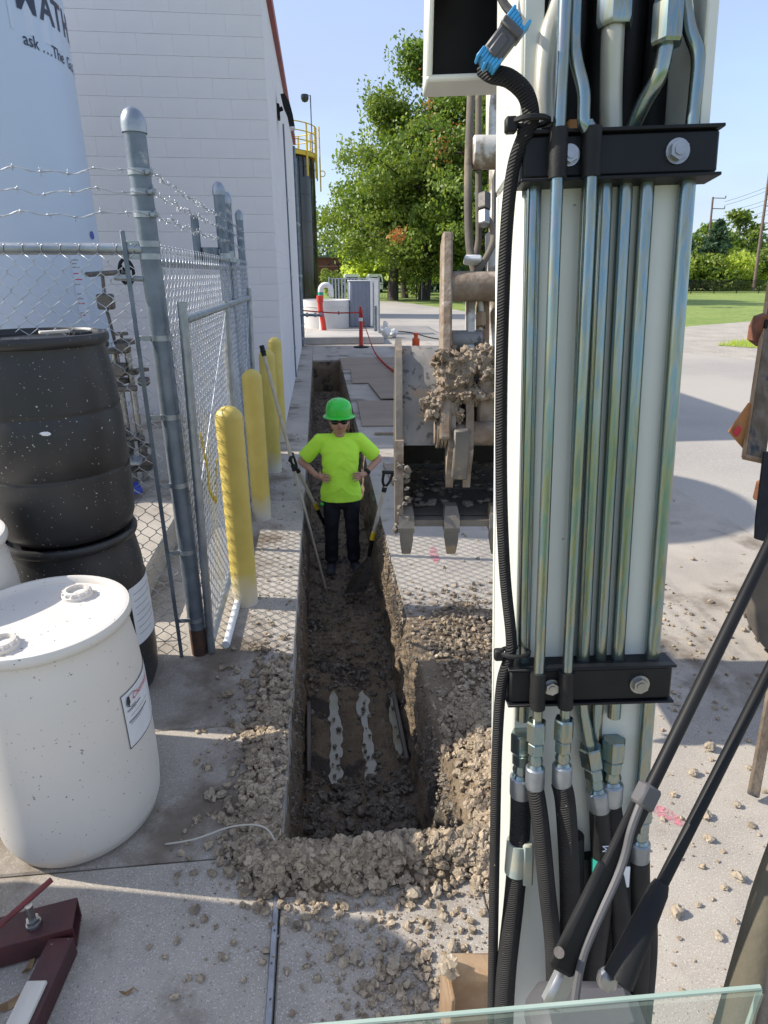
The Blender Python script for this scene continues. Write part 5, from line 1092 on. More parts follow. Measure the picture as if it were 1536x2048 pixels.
# ================================================================== WOMAN IN THE TRENCH
PB = Vector((.145, 5.43, -TD + .012))
pe = thing('person', 'woman in neon yellow T-shirt and green hard hat standing in the trench, hands on hips', 'person', PB)
def cap(mb, a, b, ra, rb, n=14):
    a, b = Vector(a), Vector(b); mb.tube([a, b], [ra, rb], n); mb.ico(a, ra, 2); mb.ico(b, rb, 2)
SH = [(-.165, .01, 1.295), (.165, .01, 1.295)]; EL = [(-.352, .05, 1.085), (.355, .05, 1.09)]; WR = [(-.222, -.07, .985), (.230, -.07, .99)]
b = MB()                                                                    # skin: one continuous body
b.ico((0, -.012, 1.462), .094, 3, (.84, .98, 1.22)); b.ico((0, -.055, 1.415), .05, 2, (.9, .8, .8)); b.ico((0, -.105, 1.452), .015, 2, (.9, 1, 1.4)); b.ico((0, -.03, 1.375), .04, 2, (.9, .9, .5))
for s_ in (-1, 1): b.ico((s_ * .083, .0, 1.46), .026, 2, (.4, .8, 1.2)); b.ico((s_ * .04, -.075, 1.44), .03, 2, (1, .7, .9))
cap(b, (0, .01, 1.30), (0, -.005, 1.40), .058, .052); b.ico((0, .0, 1.17), .12, 2, (1.1, .7, 1.3)); b.ico((0, 0, .9), .13, 2, (1.1, .75, 1.2)); cap(b, (0, 0, 1.25), (0, 0, .9), .08, .09)
for i in (0, 1):
    s_ = -1 if i == 0 else 1
    cap(b, (s_ * .05, 0, 1.28), SH[i], .05, .05); cap(b, SH[i], EL[i], .050, .038); cap(b, EL[i], WR[i], .037, .025)
    wv = Vector(WR[i]); palm = wv + Vector((-s_ * .048, -.052, -.002)); cap(b, wv, palm, .024, .026); b.ico(palm, .03, 2, (1.1, .6, 1.0))
    for k in range(4):                                                    # fingers wrap forward round the waist
        z0 = .028 - k * .0195; L_ = (.040, .046, .043, .034)[k]
        p0 = palm + Vector((-s_ * .012, -.012, z0)); p1 = p0 + Vector((-s_ * L_ * .8, -.016, .004 - .005 * k)); p2 = p1 + Vector((-s_ * L_ * .75, -.006, -.004))
        cap(b, p0, p1, .0090, .0082, 8); cap(b, p1, p2, .0082, .0068, 8)
    t0 = palm + Vector((s_ * .015, .012, .022)); cap(b, t0, t0 + Vector((-s_ * .005, .045, .016)), .0105, .0085, 8)
    cap(b, (s_ * .085, 0, .80), (s_ * .10, .0, .44), .075, .05); cap(b, (s_ * .10, 0, .44), (s_ * .105, .02, .09), .048, .034)
remesh(b, 'body', M['skin'], pe, .0058, 3)
def loft(mb, rings, n=28):
    V = []; F = []
    for (z, rx, ry, cy) in rings:
        for k in range(n):
            t = 2 * math.pi * k / n; c_, s_ = math.cos(t), math.sin(t); V.append(Vector((rx * math.copysign(abs(c_) ** .85, c_), cy + ry * math.copysign(abs(s_) ** .85, s_), z)))
    for i_ in range(len(rings) - 1):
        for k in range(n): F.append((i_ * n + k, i_ * n + (k + 1) % n, (i_ + 1) * n + (k + 1) % n, (i_ + 1) * n + k))
    F += [tuple(range(n))[::-1], tuple((len(rings) - 1) * n + k for k in range(n))]; mb.add(V, F)
b = MB()                                                                    # T-shirt
loft(b, [(.66, .200, .135, -.008), (.74, .196, .133, -.010), (.82, .186, .130, -.014), (.90, .172, .128, -.018), (.97, .162, .122, -.016), (1.04, .163, .118, -.014), (1.12, .172, .118, -.014), (1.20, .176, .108, -.008), (1.27, .165, .092, 0), (1.32, .11, .07, .005)])
for s_ in (-1, 1): b.ico((s_ * .07, -.07, 1.13), .062, 2, (1, .75, 1))
b.ico((0, -.06, .88), .095, 2, (1.1, .8, 1.0))
cap(b, (-.09, .008, 1.305), (.09, .008, 1.305), .052, .052)
for i in (0, 1):
    s_ = -1 if i == 0 else 1; cap(b, (s_ * .08, .008, 1.295), SH[i], .062, .066); e = Vector(SH[i]).lerp(Vector(EL[i]), .84); b.tube([Vector(SH[i]), e], [.066, .070], 16); b.ico(SH[i], .066, 2)
cut = [((0, 0, .735), (0, 0, -1)), ((0, 0, 1.352), (0, .25, 1))]
sh = remesh(b, 'tshirt', M['hivis'], pe, .009, 6, cut)
for v in sh.data.vertices:                                                # folds in the cloth
    p = v.co; a = noise.fractal(Vector((p.x * 6, p.y * 6, p.z * 13 + abs(p.x) * 10)), 1, 2, 3); f_ = .009 if p.z < 1.2 else .005
    n_ = Vector((p.x, p.y, 0)); n_ = n_.normalized() if n_.length > 1e-4 else Vector((0, -1, 0)); v.co = p + n_ * a * f_
md = sh.modifiers.new('thickness', 'SOLIDIFY'); md.thickness = .003
q = MB(); q.tube([PB + Vector((.066 * math.cos(t), .004 + .062 * math.sin(t), 1.342 + .022 * math.sin(t))) for t in [2 * math.pi * i / 24 for i in range(25)]], .007, 8, cap=False); q.build('collar', M['hivis'], sh)
b = MB()                                                                    # trousers
b.ico((0, 0, .80), .15, 3, (1.05, .72, .8)); b.ico((0, 0, .72), .15, 3, (1.1, .75, .6))
for s_ in (-1, 1):
    cap(b, (s_ * .088, 0, .70), (s_ * .098, -.006, .44), .090, .066); cap(b, (s_ * .098, -.006, .44), (s_ * .108, .012, .12), .066, .064)
    b.ico((s_ * .108, .0, .115), .07, 2, (1, 1, .5))
tr_ = remesh(b, 'trousers', M['trousers'], pe, .010, 6, [((0, 0, .085), (0, 0, -1))])
for v in tr_.data.vertices:
    p = v.co; a = noise.fractal(p * 11, 1, 2, 3); v.co = p + Vector((p.x - (.1 if p.x > 0 else -.1), p.y, 0)).normalized() * a * .008
for s_, tw in ((-1, .08), (1, -.35)):
    b = MB(); c = Vector((s_ * .108, 0, 0)); f_ = Vector((math.sin(-tw) * 1, -math.cos(tw), 0)); f_ = Vector((math.sin(.25) if s_ > 0 else -.12, -1, 0)).normalized()
    cap(b, c + Vector((0, .02, .06)), c + Vector((0, .02, .12)), .045, .05); cap(b, c + Vector((0, .035, .038)), c + f_ * .12 + Vector((0, 0, .032)), .042, .044); b.ico(c + f_ * .14 + Vector((0, 0, .032)), .045, 2, (1, 1, .75)); 
    remesh(b, 'boot', M['boot'], pe, .009, 3, [((0, 0, 0.0), (0, 0, -1))])
hc = PB + Vector((0, .0, 1.508))
q = MB(); hd = [(.150, -.004), (.154, .002), (.145, .008), (.124, .016), (.125, .06), (.119, .10), (.101, .132), (.067, .153), (.03, .161), (0, .162)]
q.lathe([(r_ * .93, z) for r_, z in hd], 40, hc); 
for v_i in range(len(q.v)):
    p = Vector(q.v[v_i]) - hc; q.v[v_i] = tuple(hc + Vector((p.x, p.y * 1.10 - .008, p.z)))
hat = q.build('hard_hat', M['hatgreen'], pe, smooth=45)
for dx in (-.028, 0, .028):
    q = MB(); q.tube([hc + Vector((dx, -.008 + .122 * math.cos(t) * 1.02, .012 + .150 * math.sin(t) - abs(dx) * .12)) for t in [R(25 + i * 10) for i in range(14)]], .007, 6); q.build('ridge', M['hatgreen'], hat)
q = MB(); q.lathe([(.138, -.006), (.142, -.002), (.138, .002)], 40, hc); q.build('brim_edge', M['blackpaint'], hat)
for s_ in (-1, 1):
    q = MB(); q.ico(PB + Vector((s_ * .038, -.096, 1.472)), .032, 2, (1.08, .42, .66)); q.build('sunglass_lens', M['sunglass'], pe)
    q = MB(); q.tube([PB + Vector((s_ * .066, -.085, 1.476)), PB + Vector((s_ * .086, -.03, 1.474)), PB + Vector((s_ * .088, .01, 1.468))], .005, 6); q.build('sunglass_arm', M['sunglass'], pe)
q = MB(); q.tube([PB + Vector((-.012, -.112, 1.478)), PB + Vector((.012, -.112, 1.478))], .006, 6); q.build('sunglass_bridge', M['sunglass'], pe)
q = MB(); q.ico(PB + Vector((0, -.103, 1.412)), .024, 2, (1, .35, .28)); q.build('mouth', mat('lips', (.36, .13, .11), rough=.5), pe)
b = MB(); b.ico((0, .03, 1.478), .094, 3, (.98, .9, 1.05)); b.ico((.07, .02, 1.42), .034, 2, (.8, 1, 1.9)); b.ico((-.072, .03, 1.43), .024, 2, (.7, 1, 1.6)); b.ico((.05, .07, 1.39), .04, 2, (1, .8, 1.5))
remesh(b, 'hair', M['hair'], pe, .008, 2)
w0 = PB + Vector(WR[1]) + Vector((.008, .008, .008)); q = MB(); d_ = (Vector(WR[1]) - Vector(EL[1])).normalized(); q.tube([w0 - d_ * .018, w0 + d_ * .018], .031, 16); wt = q.build('wristwatch', M['rubber'], pe)
q = MB(); q.bbox(w0 + Vector((.012, -.028, .006)), (.036, .012, .036), .004); q.build('watch_face', M['darkglass'], wt)
q = MB(); q.ico(PB + Vector((-.178, -.06, .70)), .02, 2); q.build('clip_tool', M['hatgreen'], pe); q = MB(); q.bbox(PB + Vector((-.19, -.05, .69)), (.03, .03, .06), .005); q.build('belt_clip', M['darksteel'], pe)

# ================================================================== RUBBLE
def ico_base(sub, seed):
    bm = bmesh.new(); bmesh.ops.create_icosphere(bm, subdivisions=sub, radius=1.0); V = []
    for v in bm.verts:
        p = v.co; d = 1 + .5 * noise.noise(p * 1.1 + Vector((seed * 7.3, 0, 0))) + .34 * noise.noise(p * 2.3 + Vector((0, seed * 3.1, 0))) - .25 * abs(noise.noise(p * 3.7 + Vector((seed, 2, 0)))); V.append(p * d)
    bm.verts.index_update(); F = [[v.index for v in f.verts] for f in bm.faces]; bm.free(); return np.array([tuple(v) for v in V]), np.array(F)
BASE1 = [ico_base(1, s) for s in range(6)]; BASE2 = [ico_base(2, s + 10) for s in range(10)]; BASE3 = [ico_base(3, s + 30) for s in range(8)]
def clods(name, pts, m, label, smooth=28):
    """pts: list of (x, y, z, size): one joined mass of lumps"""
    VV = []; FF = []; off = 0
    for (x, y, z, s_) in pts:
        bv, bf = random.choice(BASE3 if s_ > .021 else (BASE2 if s_ > .007 else BASE1))
        e = np.array(Euler((random.uniform(0, 6.3), random.uniform(0, 6.3), random.uniform(0, 6.3))).to_matrix())
        v = (bv * np.array([random.uniform(.75, 1.25), random.uniform(.75, 1.25), random.uniform(.6, 1.0)])) @ e.T * s_
        v[:, 2] *= .8; VV.append(v + np.array([x, y, z])); FF.append(bf + off); off += len(bv)
    me = np_mesh(name, np.vstack(VV), np.vstack(FF)); o = link_mesh(name, me, m, None, smooth); return tag(o, label, 'rubble', kind='stuff')
def mound(x, y):
    """height of the spoil heaped round the trench mouth"""
    L_ = .06 * math.exp(-((x + .28) / .095) ** 2) * min(1, max(0, (2.95 - y) / .5)) * (1 if y > 1.7 else math.exp(-((y - 1.7) / .12) ** 2))
    L_ *= .75 + .5 * noise.noise(Vector((x * 3, y * 2.3, 1)))
    Fr = .085 * math.exp(-((y - 1.585) / .075) ** 2) * (1 if -.2 < x < .62 else math.exp(-(min(abs(x + .2), abs(x - .62)) / .07) ** 2))
    Rr = .12 * math.exp(-((x - .66) / .12) ** 2) * (1 if 1.62 < y < 2.15 else math.exp(-(min(abs(y - 1.62), abs(y - 2.15)) / .22) ** 2))
    R2 = .05 * math.exp(-((x - .82) / .26) ** 2) * math.exp(-((y - 2.85) / .5) ** 2)
    return max(L_, Fr, Rr, R2)
def mz(x, y):
    p = Vector((x, y, 0)); h = mound(x, y)
    if x > .4 and 1.55 < y < 3.25: h = max(h, .022 * min(1, max(0, (.70 - x) / .06)))
    return h * (1 + .25 * noise.fractal(p * 14, 1, 2, 3)) - .016 + .004 * noise.noise(p * 40)
def mound_mesh(name, x0, x1, y0, y1, nx, ny):
    V = []; F = []
    for j in range(ny + 1):
        for i in range(nx + 1):
            x = x0 + (x1 - x0) * i / nx; y = y0 + (y1 - y0) * j / ny; V.append((x, y, mz(x, y)))
    for j in range(ny):
        for i in range(nx):
            a = j * (nx + 1) + i; q_ = (a, a + 1, a + nx + 2, a + nx + 1)
            if not any(TX0 - .012 < V[k][0] < .64 and TY0 - .005 < V[k][1] for k in q_): F.append(q_)
    b0 = len(V); ns = 16; ny2 = 130                                       # crumbling right lip, joined to the wall of the trench
    for j in range(ny2 + 1):
        y = TY0 - .02 + (3.45 - TY0) * j / ny2; l = rightlip(y)
        for i in range(ns + 1):
            t = i / ns; x = l - .004 + (.66 - l) * t; V.append((x, y, mz(x, y) if i else -.05))
    for j in range(ny2):
        for i in range(ns): a = b0 + j * (ns + 1) + i; F.append((a, a + 1, a + ns + 2, a + ns + 1))
    me = np_mesh(name, V, F); o = link_mesh(name, me, M['soil'], None, 180); return tag(o, 'heaped brown soil around the mouth of the trench', 'soil', kind='stuff')
mound_mesh('spoil_heap', -.72, 1.25, 1.40, 3.5, 130, 140)
dry = []; wet = []; N_ = 0
def tryp(n, x0, x1, y0, y1, smin, smax, need, lst, pw=2.2, zoff=0.0):
    for _ in range(n):
        x = random.uniform(x0, x1); y = random.uniform(y0, y1)
        if TX0 - .01 < x < rightlip(y) + .01 and TY0 - .02 < y < TY1: continue
        h = mound(x, y)
        if random.random() > min(1, h / need + .02): continue
        s_ = smin + (smax - smin) * random.random() ** pw; lst.append((x, y, max(0, h - .010) + s_ * random.uniform(.1, .9) + zoff, s_))
tryp(6000, -.58, -.19, 1.45, 3.1, .005, .024, .045, dry, 2.2); tryp(4600, -.32, .74, 1.42, 1.74, .006, .025, .06, dry, 1.9); tryp(4200, .46, .95, 1.5, 2.5, .005, .024, .07, dry, 2.2); tryp(4600, .46, 1.3, 2.2, 3.6, .004, .018, .05, dry, 2.4)
clods('rubble_heap', dry, M['clod'], 'crumbled brown clods of soil heaped along both edges of the trench mouth')
for _ in range(2600):
    y = 1.72 + 3.6 * random.random() ** 1.3; x = random.uniform(TX0 + .03, TX1 - .03)
    if 2.75 < y < 3.55 and random.random() < .80: continue
    if (x - PB.x) ** 2 + (y - PB.y) ** 2 < .02: continue
    s_ = .006 + (.030 if y < 2.7 else .016) * random.random() ** 2; wet.append((x, y, -TD + .005 + s_ * .3 + (.05 if y < 1.9 else 0), s_))
for _ in range(1500): y = random.uniform(5, 15); x = random.uniform(TX0 + .03, TX1 - .03); s_ = random.uniform(.008, .02); wet.append((x, y, -TD + .008, s_))
for _ in range(2600):
    y = TY0 + .03 + 3.8 * random.random() ** 1.5; z = -TD * random.random() ** 1.2; s_ = .003 + .010 * random.random() ** 3; wet.append((rightlip(y) - .022 if False else TX1 - .012 + .01 * random.random(), y, z, s_))
for _ in range(900):
    y = TY0 + .03 + 3.0 * random.random() ** 1.5; z = -.1 - .6 * random.random(); s_ = .003 + .008 * random.random() ** 3; wet.append((TX0 + .014, y, z, s_))
clods('trench_rubble', wet, M['wetclod'], 'damp dark lumps of soil covering the trench floor')
crumbs = []
def strew(n, x0, x1, y0, y1, smax, cx=None, sx=1.0, cy=None, sy=1.0, pw=4):
    k = 0
    while k < n:
        x = random.uniform(x0, x1); y = random.uniform(y0, y1)
        if cx is not None and random.random() > math.exp(-((x - cx) / sx) ** 2 - ((y - cy) / sy) ** 2): continue
        k += 1
        if TX0 - .01 < x < rightlip(y) + .02 and TY0 - .02 < y < TY1: continue
        s_ = .0025 + smax * random.random() ** pw; crumbs.append((x, y, s_ * .4, s_))
strew(900, -.75, .8, 1.0, 1.6, .014, .2, .45, 1.45, .25); strew(700, -.8, -.2, 1.5, 3.6, .012, -.3, .2, 2.3, .9); strew(1500, .5, 2.6, 1.0, 4.5, .014, 1.0, .7, 2.6, 1.0); strew(700, .5, 3.0, 2.2, 4.2, .013, 1.75, .45, 3.1, .5)
strew(700, .0, .5, .9, 1.35, .013, .2, .2, 1.12, .12); strew(500, -.5, -.2, 3.2, 8, .010); strew(500, .5, 3.2, 3.5, 8, .008); strew(400, .6, 2.6, .9, 2.6, .012)
clods('soil_crumbs', crumbs, M['clod'], 'fine soil crumbs and grit scattered over the concrete')
# picked out stones
SP = [(742, 1769, .022), (763, 1779, .02), (825, 1795, .03), (874, 1787, .026), (690, 1781, .018), (744, 1806, .016), (821, 1900, .02), (904, 1898, .02), (787, 1930, .026), (710, 1918, .022), (654, 1841, .012), (645, 1798, .01), (601, 1794, .012), (888, 1838, .016), (926, 1833, .013),
      (1418, 1498, .03), (1386, 1550, .024), (1412, 1635, .022), (1416, 1680, .02), (1473, 1613, .016), (1353, 1826, .026), (1396, 1812, .012), (1477, 1757, .024), (1449, 1777, .014), (1437, 1875, .016), (1471, 1844, .01), (1331, 1400, .018), (1354, 1410, .015), (1497, 1538, .014), (1325, 1640, .012), (1487, 1262, .02), (1460, 1275, .015), (1380, 1290, .015),
      (420, 1594, .026), (445, 1592, .022), (405, 1461, .012), (475, 1345, .02), (480, 1462, .03), (510, 1437, .03), (468, 1540, .02), (995, 1050, .02), (855, 1035, .012), (1385, 1120, .02), (1420, 1205, .02)]
for (px, py, s_) in SP:
    p = G(px, py, 0); bv, bf = random.choice(BASE3); me = bpy.data.meshes.new('stone'); k = np.array([1.15, .95, .8]) * s_ * .78; v = bv * k; zmin = v[:, 2].min(); v[:, 2] -= zmin + .002
    me.from_pydata([tuple(a) for a in v], [], [tuple(f) for f in bf]); left = p.x < .5
    lab = ('loose brown stone lying on the shaded concrete left of the trench', 'loose brown stones left of the trench') if p.x < -.22 else (('loose stone lying on the concrete in front of the trench mouth', 'loose stones before the trench mouth') if p.x < .62 else ('loose stone on the sunlit concrete at the right of the boom', 'loose stones right of the boom'))
    o = link_mesh('stone', me, M['rock'], None, 40); o.location = p; o.rotation_euler = (0, 0, random.uniform(0, 6)); tag(o, lab[0], 'stone', lab[1])
c = W(898, 1938, 1.60); mb = MB(); mb.ico((0, 0, 0), .022, 3, (1, .9, 1.0), 1.1); o = mb.build('stone', M['rock']); o.location = W(900, 1932, 1.55); tag(o, 'stone resting on the tan blade corner by the boom', 'stone')
for (x0, y0, x1, y1) in ((.78, 3.95, .80, 4.25), (1.32, 1.62, 1.22, 1.72)):                  # survey paint marks on the concrete
    n = 16; mb = MB(); cx_, cy_ = (x0 + x1) / 2, (y0 + y1) / 2; L_ = math.hypot(x1 - x0, y1 - y0) / 2; an = math.atan2(y1 - y0, x1 - x0)
    P = []
    for i in range(n):
        t = 2 * math.pi * i / n; r_ = 1 + .35 * noise.noise(Vector((i * 1.3, x0, 0))); a, b2 = math.cos(t) * L_ * r_, math.sin(t) * .03 * r_; P.append((cx_ + a * math.cos(an) - b2 * math.sin(an), cy_ + a * math.sin(an) + b2 * math.cos(an), .0035))
    mb.add(P, [tuple(range(n))]); o = mb.build('paint_mark', M['pinkpaint'], smooth=0); tag(o, 'pink survey paint mark sprayed on the concrete ' + ('behind the bucket' if y0 > 3 else 'beside the boom hoses'), 'paint mark')

# ================================================================== TREES AND FAR GROUND
def leaf_mesh(name, C, S, seed=0):
    """C (n,3) leaf centres, S (n,) sizes -> random folded quads"""
    r_ = np.random.default_rng(seed); n = len(C); a = r_.normal(size=(n, 3)); a /= np.linalg.norm(a, axis=1)[:, None]; b = np.cross(a, r_.normal(size=(n, 3))); b /= np.linalg.norm(b, axis=1)[:, None]
    a *= S[:, None]; b *= (S * .62)[:, None]
    V = np.stack([C - a, C - b * .9 + a * .1, C + a, C + b * .9 + a * .1], 1).reshape(-1, 3); return np_mesh(name, V, np.arange(4 * n).reshape(n, 4))
def tree(label, base, h, rx, trunk_r, clear, m, n_tip, leaves, ls, seed, lean=(0, 0), group='broad trees beyond the driveway', orange=(), squash=1.0, name='broadleaf_tree', dead=0):
    rd = random.Random(seed); base = Vector(base); t = thing(name, label, 'tree', base, group); mb = MB(); tips = []
    top = base + Vector((lean[0], lean[1], h * .82)); N1 = 7
    tr_pts = [base.lerp(top, i / N1) + Vector((rd.uniform(-.15, .15), rd.uniform(-.15, .15), 0)) * (i > 0) for i in range(N1 + 1)]
    mb.tube([base + Vector((0, 0, -.1))] + tr_pts, [trunk_r * 1.35] + [trunk_r * (1 - .8 * i / N1) for i in range(N1 + 1)], 10)
    nl = 13
    for k in range(nl):
        s_ = clear + (1 - clear) * (k / (nl - 1)) * .95; i = min(N1 - 1, int(s_ * N1)); p = tr_pts[i].lerp(tr_pts[i + 1], s_ * N1 - i); a = k * 2.4 + rd.uniform(-.4, .4)
        env = math.sin(math.pi * min(1, .22 + .75 * (s_ - clear) / (1 - clear))) ** .7; L_ = rx * env * rd.uniform(.8, 1.1); end = p + Vector((math.cos(a) * L_, math.sin(a) * L_ * squash, rd.uniform(.05, .3) * L_ + (h * .12 if s_ > .85 else 0)))
        m1 = p.lerp(end, .5) + Vector((rd.uniform(-.4, .4), rd.uniform(-.4, .4), rd.uniform(0, .6))); P = spline([p, m1, end], 4); mb.tube(P, [trunk_r * .42 * (1 - .8 * j / (len(P) - 1)) for j in range(len(P))], 6)
        for j in range(max(3, n_tip // nl)):
            q0 = P[rd.randint(2, len(P) - 1)]; e = q0 + Vector((rd.gauss(0, .34), rd.gauss(0, .34) * squash, rd.gauss(0, .22))) * max(.9, L_ * .75); tips.append(e)
            if j % 2 == 0: mb.tube([q0, q0.lerp(e, .5) + Vector((0, 0, rd.uniform(-.2, .2))), e], [.05 * trunk_r / .4, .03 * trunk_r / .4, .012], 4)
    mb.build('trunk', M['bark'], t, smooth=180, normals=False)
    r_ = np.random.default_rng(seed); T = np.array([tuple(p) for p in tips]); idx = r_.integers(0, len(T), leaves); rad = r_.uniform(.45, 1.0, len(T)) * rx * .155
    C = T[idx] + np.clip(r_.normal(size=(leaves, 3)), -1.9, 1.9) * (rad[idx][:, None] * np.array([1, 1, .62])); S = r_.uniform(.6, 1.25, leaves) * ls
    C -= np.array(tuple(base)); o = link_mesh('crown', leaf_mesh('crown', C, S, seed), m, t, 0)
    for (c, rr, n) in orange:
        c = np.array(c) - np.array(tuple(base)); k = c + r_.normal(size=(n, 3)) * np.array(rr) * .5; link_mesh('dead_leaves', leaf_mesh('dead_leaves', k, r_.uniform(.6, 1.1, n) * ls * .8, seed + 1), M['leafO'], t, 0)
    if dead:
        q = MB()
        for k in range(dead):
            p = tr_pts[-1] + Vector((rd.uniform(-.6, 2.6), rd.uniform(-1, 1), rd.uniform(-1.5, 1))); e = p + Vector((rd.uniform(-1.2, 1.4), rd.uniform(-.5, .5), rd.uniform(1.5, 4))); q.tube(spline([p, p.lerp(e, .5) + Vector((rd.uniform(-.3, .3), 0, .2)), e], 3), [.05, .045, .04, .03, .025, .02, .012], 4)
            for j in range(3): f_ = p.lerp(e, rd.uniform(.4, .9)); q.tube([f_, f_ + Vector((rd.uniform(-.9, .9), 0, rd.uniform(.3, 1.3)))], [.02, .008], 4)
        q.build('bare_twigs', M['twig'], t, smooth=180, normals=False)
    return t
tree('big spreading tree with forked trunk behind the slatted panels, rusty dead leaf cluster hanging', (5.9, 51.6, 0), 14.5, 6.0, .42, .20, M['leafB'], 170, 30000, .16, 3, (.6, 0), orange=[((5.5, 45.3, 4.35), (.6, .4, .5), 190), ((8.3, 45.0, 9.6), (.7, .4, 1.2), 70)])
tree('tall tree with thick straight trunk and bare twigs at its top', (8.5, 52.0, 0), 18.0, 5.6, .50, .24, M['leafA'], 190, 38000, .16, 5, (.8, 0), orange=[((7.6, 45.6, 13.0), (.5, .4, 1.6), 110), ((10.0, 48, 11.0), (1, .5, .8), 60)], dead=16)
tree('slim dark trunked tree between the two bigger trees', (7.6, 57.0, 0), 13.5, 4.0, .33, .26, M['leafA'], 90, 14000, .17, 8)
tree('tall tree rising behind the excavator link plate', (12.2, 49.0, 0), 17.0, 5.8, .52, .22, M['leafB'], 170, 30000, .16, 11, (.2, 0))
tree('yellow-green young tree growing behind the far lawn', (9.6, 66.0, 0), 9.0, 4.0, .22, .18, M['leafC'], 80, 6000, .28, 15)
tree('pale green tree behind the black gate', (6.5, 78.0, 0), 9.0, 4.2, .25, .12, M['leafC'], 80, 6000, .32, 16)
tree('dark shady tree far beyond the lawn', (14.5, 74.0, 0), 12.0, 5.5, .3, .10, M['leafD'], 90, 7000, .34, 17)
def bush(name, label, base, rx, ry, h, m, n, ls, seed, cat='shrub', group=None):
    r_ = np.random.default_rng(seed); rd = random.Random(seed); t = thing(name, label, cat, base, group); q = MB(); nb = 14
    cen = r_.normal(size=(nb, 3)) * np.array([rx * .42, ry * .42, h * .2]) + np.array([0, 0, h * .55]); idx = r_.integers(0, nb, n); d = r_.normal(size=(n, 3)); d /= np.linalg.norm(d, axis=1)[:, None]
    C = cen[idx] + d * r_.uniform(.6, 1.0, n)[:, None] * np.array([rx * .5, ry * .5, h * .36]); C[:, 2] = np.abs(C[:, 2]) + .03; C[:, 2] *= h / max(C[:, 2].max(), .01)
    for k in range(6): q.tube([Vector(base), Vector(base) + Vector((rd.uniform(-.4, .4) * rx, rd.uniform(-.3, .3) * ry, h * .6))], [.06, .02], 5)
    q.build('stem', M['bark'], t, normals=False); link_mesh('foliage', leaf_mesh('foliage', C, r_.uniform(.6, 1.2, n) * ls, seed), m, t, 0); return t
bush('round_shrub', 'rounded yellow-green shrub in front of the brick building', (1.12, 47.5, 0), .82, .8, 2.3, M['leafB'], 3200, .10, 21)
hx = [(36.5, 76, 6.0, 5.0, 'leafC'), (42, 78, 6.5, 5.4, 'leafC'), (48, 79, 6.0, 5.2, 'leafB'), (54, 80, 7.0, 5.6, 'leafC'), (60, 80, 7, 6.2, 'leafB'), (31, 75, 6, 5.0, 'leafC'), (66, 82, 7, 6, 'leafC')]
for i, (x, y, rx, h, m) in enumerate(hx): bush('hedge_bush', 'yellow-green bushy growth behind the far black fence', (x, y, 0), rx * .75, 3, h * .9, M[m], 5200, .26, 40 + i, 'bush', 'bushes behind the far fence')
for i, (x, y, h, rx) in enumerate(((57.5, 92, 9, 4), (63, 95, 11, 5), (52, 98, 7.5, 4.5), (46, 100, 7, 4.5))): tree('broad green tree rising behind the far bushes', (x, y, 0), h, rx, .25, .1, M['leafB'] if i % 2 else M['leafA'], 70, 5000, .34, 60 + i, group='trees behind the far bushes')
def conifer(label, base, h, rx, seed):
    rd = random.Random(seed); t = thing('conifer', label, 'tree', base, 'spruces by the utility pole'); base = Vector(base); q = MB(); q.tube([base, base + Vector((0, 0, h))], [.28, .03], 8); q.build('trunk', M['bark'], t); C = []; r_ = np.random.default_rng(seed)
    for k in range(170):
        s_ = rd.random() ** .8; z = h * (.08 + .92 * s_); L_ = rx * (1 - s_) ** .85 * rd.uniform(.75, 1.1) + .15; a = rd.uniform(0, 6.28)
        for j in range(34): u = rd.random() ** .6; C.append((math.cos(a) * L_ * u + rd.gauss(0, .12), math.sin(a) * L_ * u + rd.gauss(0, .12), z - .28 * L_ * u + .1 * L_ * u * u + rd.gauss(0, .1)))
    C = np.array(C); link_mesh('crown', leaf_mesh('crown', C, r_.uniform(.6, 1.1, len(C)) * .24, seed), M['leafD'], t, 0); return t
conifer('tall dark spruce standing in front of the leaning utility pole', (50.5, 80.5, 0), 8.3, 3.9, 1); conifer('smaller dark spruce beside the taller one', (46.6, 81, 0), 7.0, 3.2, 2); conifer('spruce half hidden by the boom beside the other two', (44.5, 83, 0), 6.8, 2.6, 3)
# utility poles and wires
def az_pt(px, py, dist): d = W(px, py, 1) - Vector((0, 0, CAM_H)); hd = math.hypot(d.x, d.y); return Vector((0, 0, CAM_H)) + d * (dist / hd)
def upole(label, b, tpt, arms, r_=.16):
    b = Vector(b); b.z = 0; t = thing('utility_pole', label, 'utility pole', b, 'utility poles'); q = MB(); q.tube([b, tpt], [r_, r_ * .75], 10); q.build('pole', M['polewood'], t); ends = []
    for s_ in arms:
        p = b.lerp(tpt, s_); e = p + Vector((1.5, -.4, -.06)); q = MB(); q.tube([p, e], .05, 6); q.build('crossarm', M['polewood'], t); q = MB(); q.lathe([(.05, 0), (.09, .08), (.05, .16), (.09, .24), (.04, .3)], 8, e); q.build('insulator', M['darksteel'], t); ends.append(e)
    return ends
pb1 = az_pt(1411, 560, 100); pt1 = az_pt(1426, 394, 100); e1_ = upole('thin weathered utility pole with three short arms behind the spruces', pb1, pt1, (.64, .76, .88, .99))
pb2 = az_pt(1511, 560, 92); pt2 = az_pt(1545, 300, 92); e2_ = upole('leaning utility pole nearer the far bushes, top out of view', pb2, pt2, (.5, .62, .7, .8), .18)
wi = thing('power_lines', 'thin power lines strung between the two utility poles', 'power line', e1_[0])
for a, b in zip(e1_, e2_):
    for dz in (0, -.45):
        d = (b - a); q = MB(); q.tube([a + d * s_ + Vector((0, 0, dz - 2.2 * (s_ + .6) * (1 - s_) * (.3))) for s_ in [-.0 + i / 14 * 2.2 for i in range(15)]], .018, 4); q.build('cable', M['blackpaint'], wi)
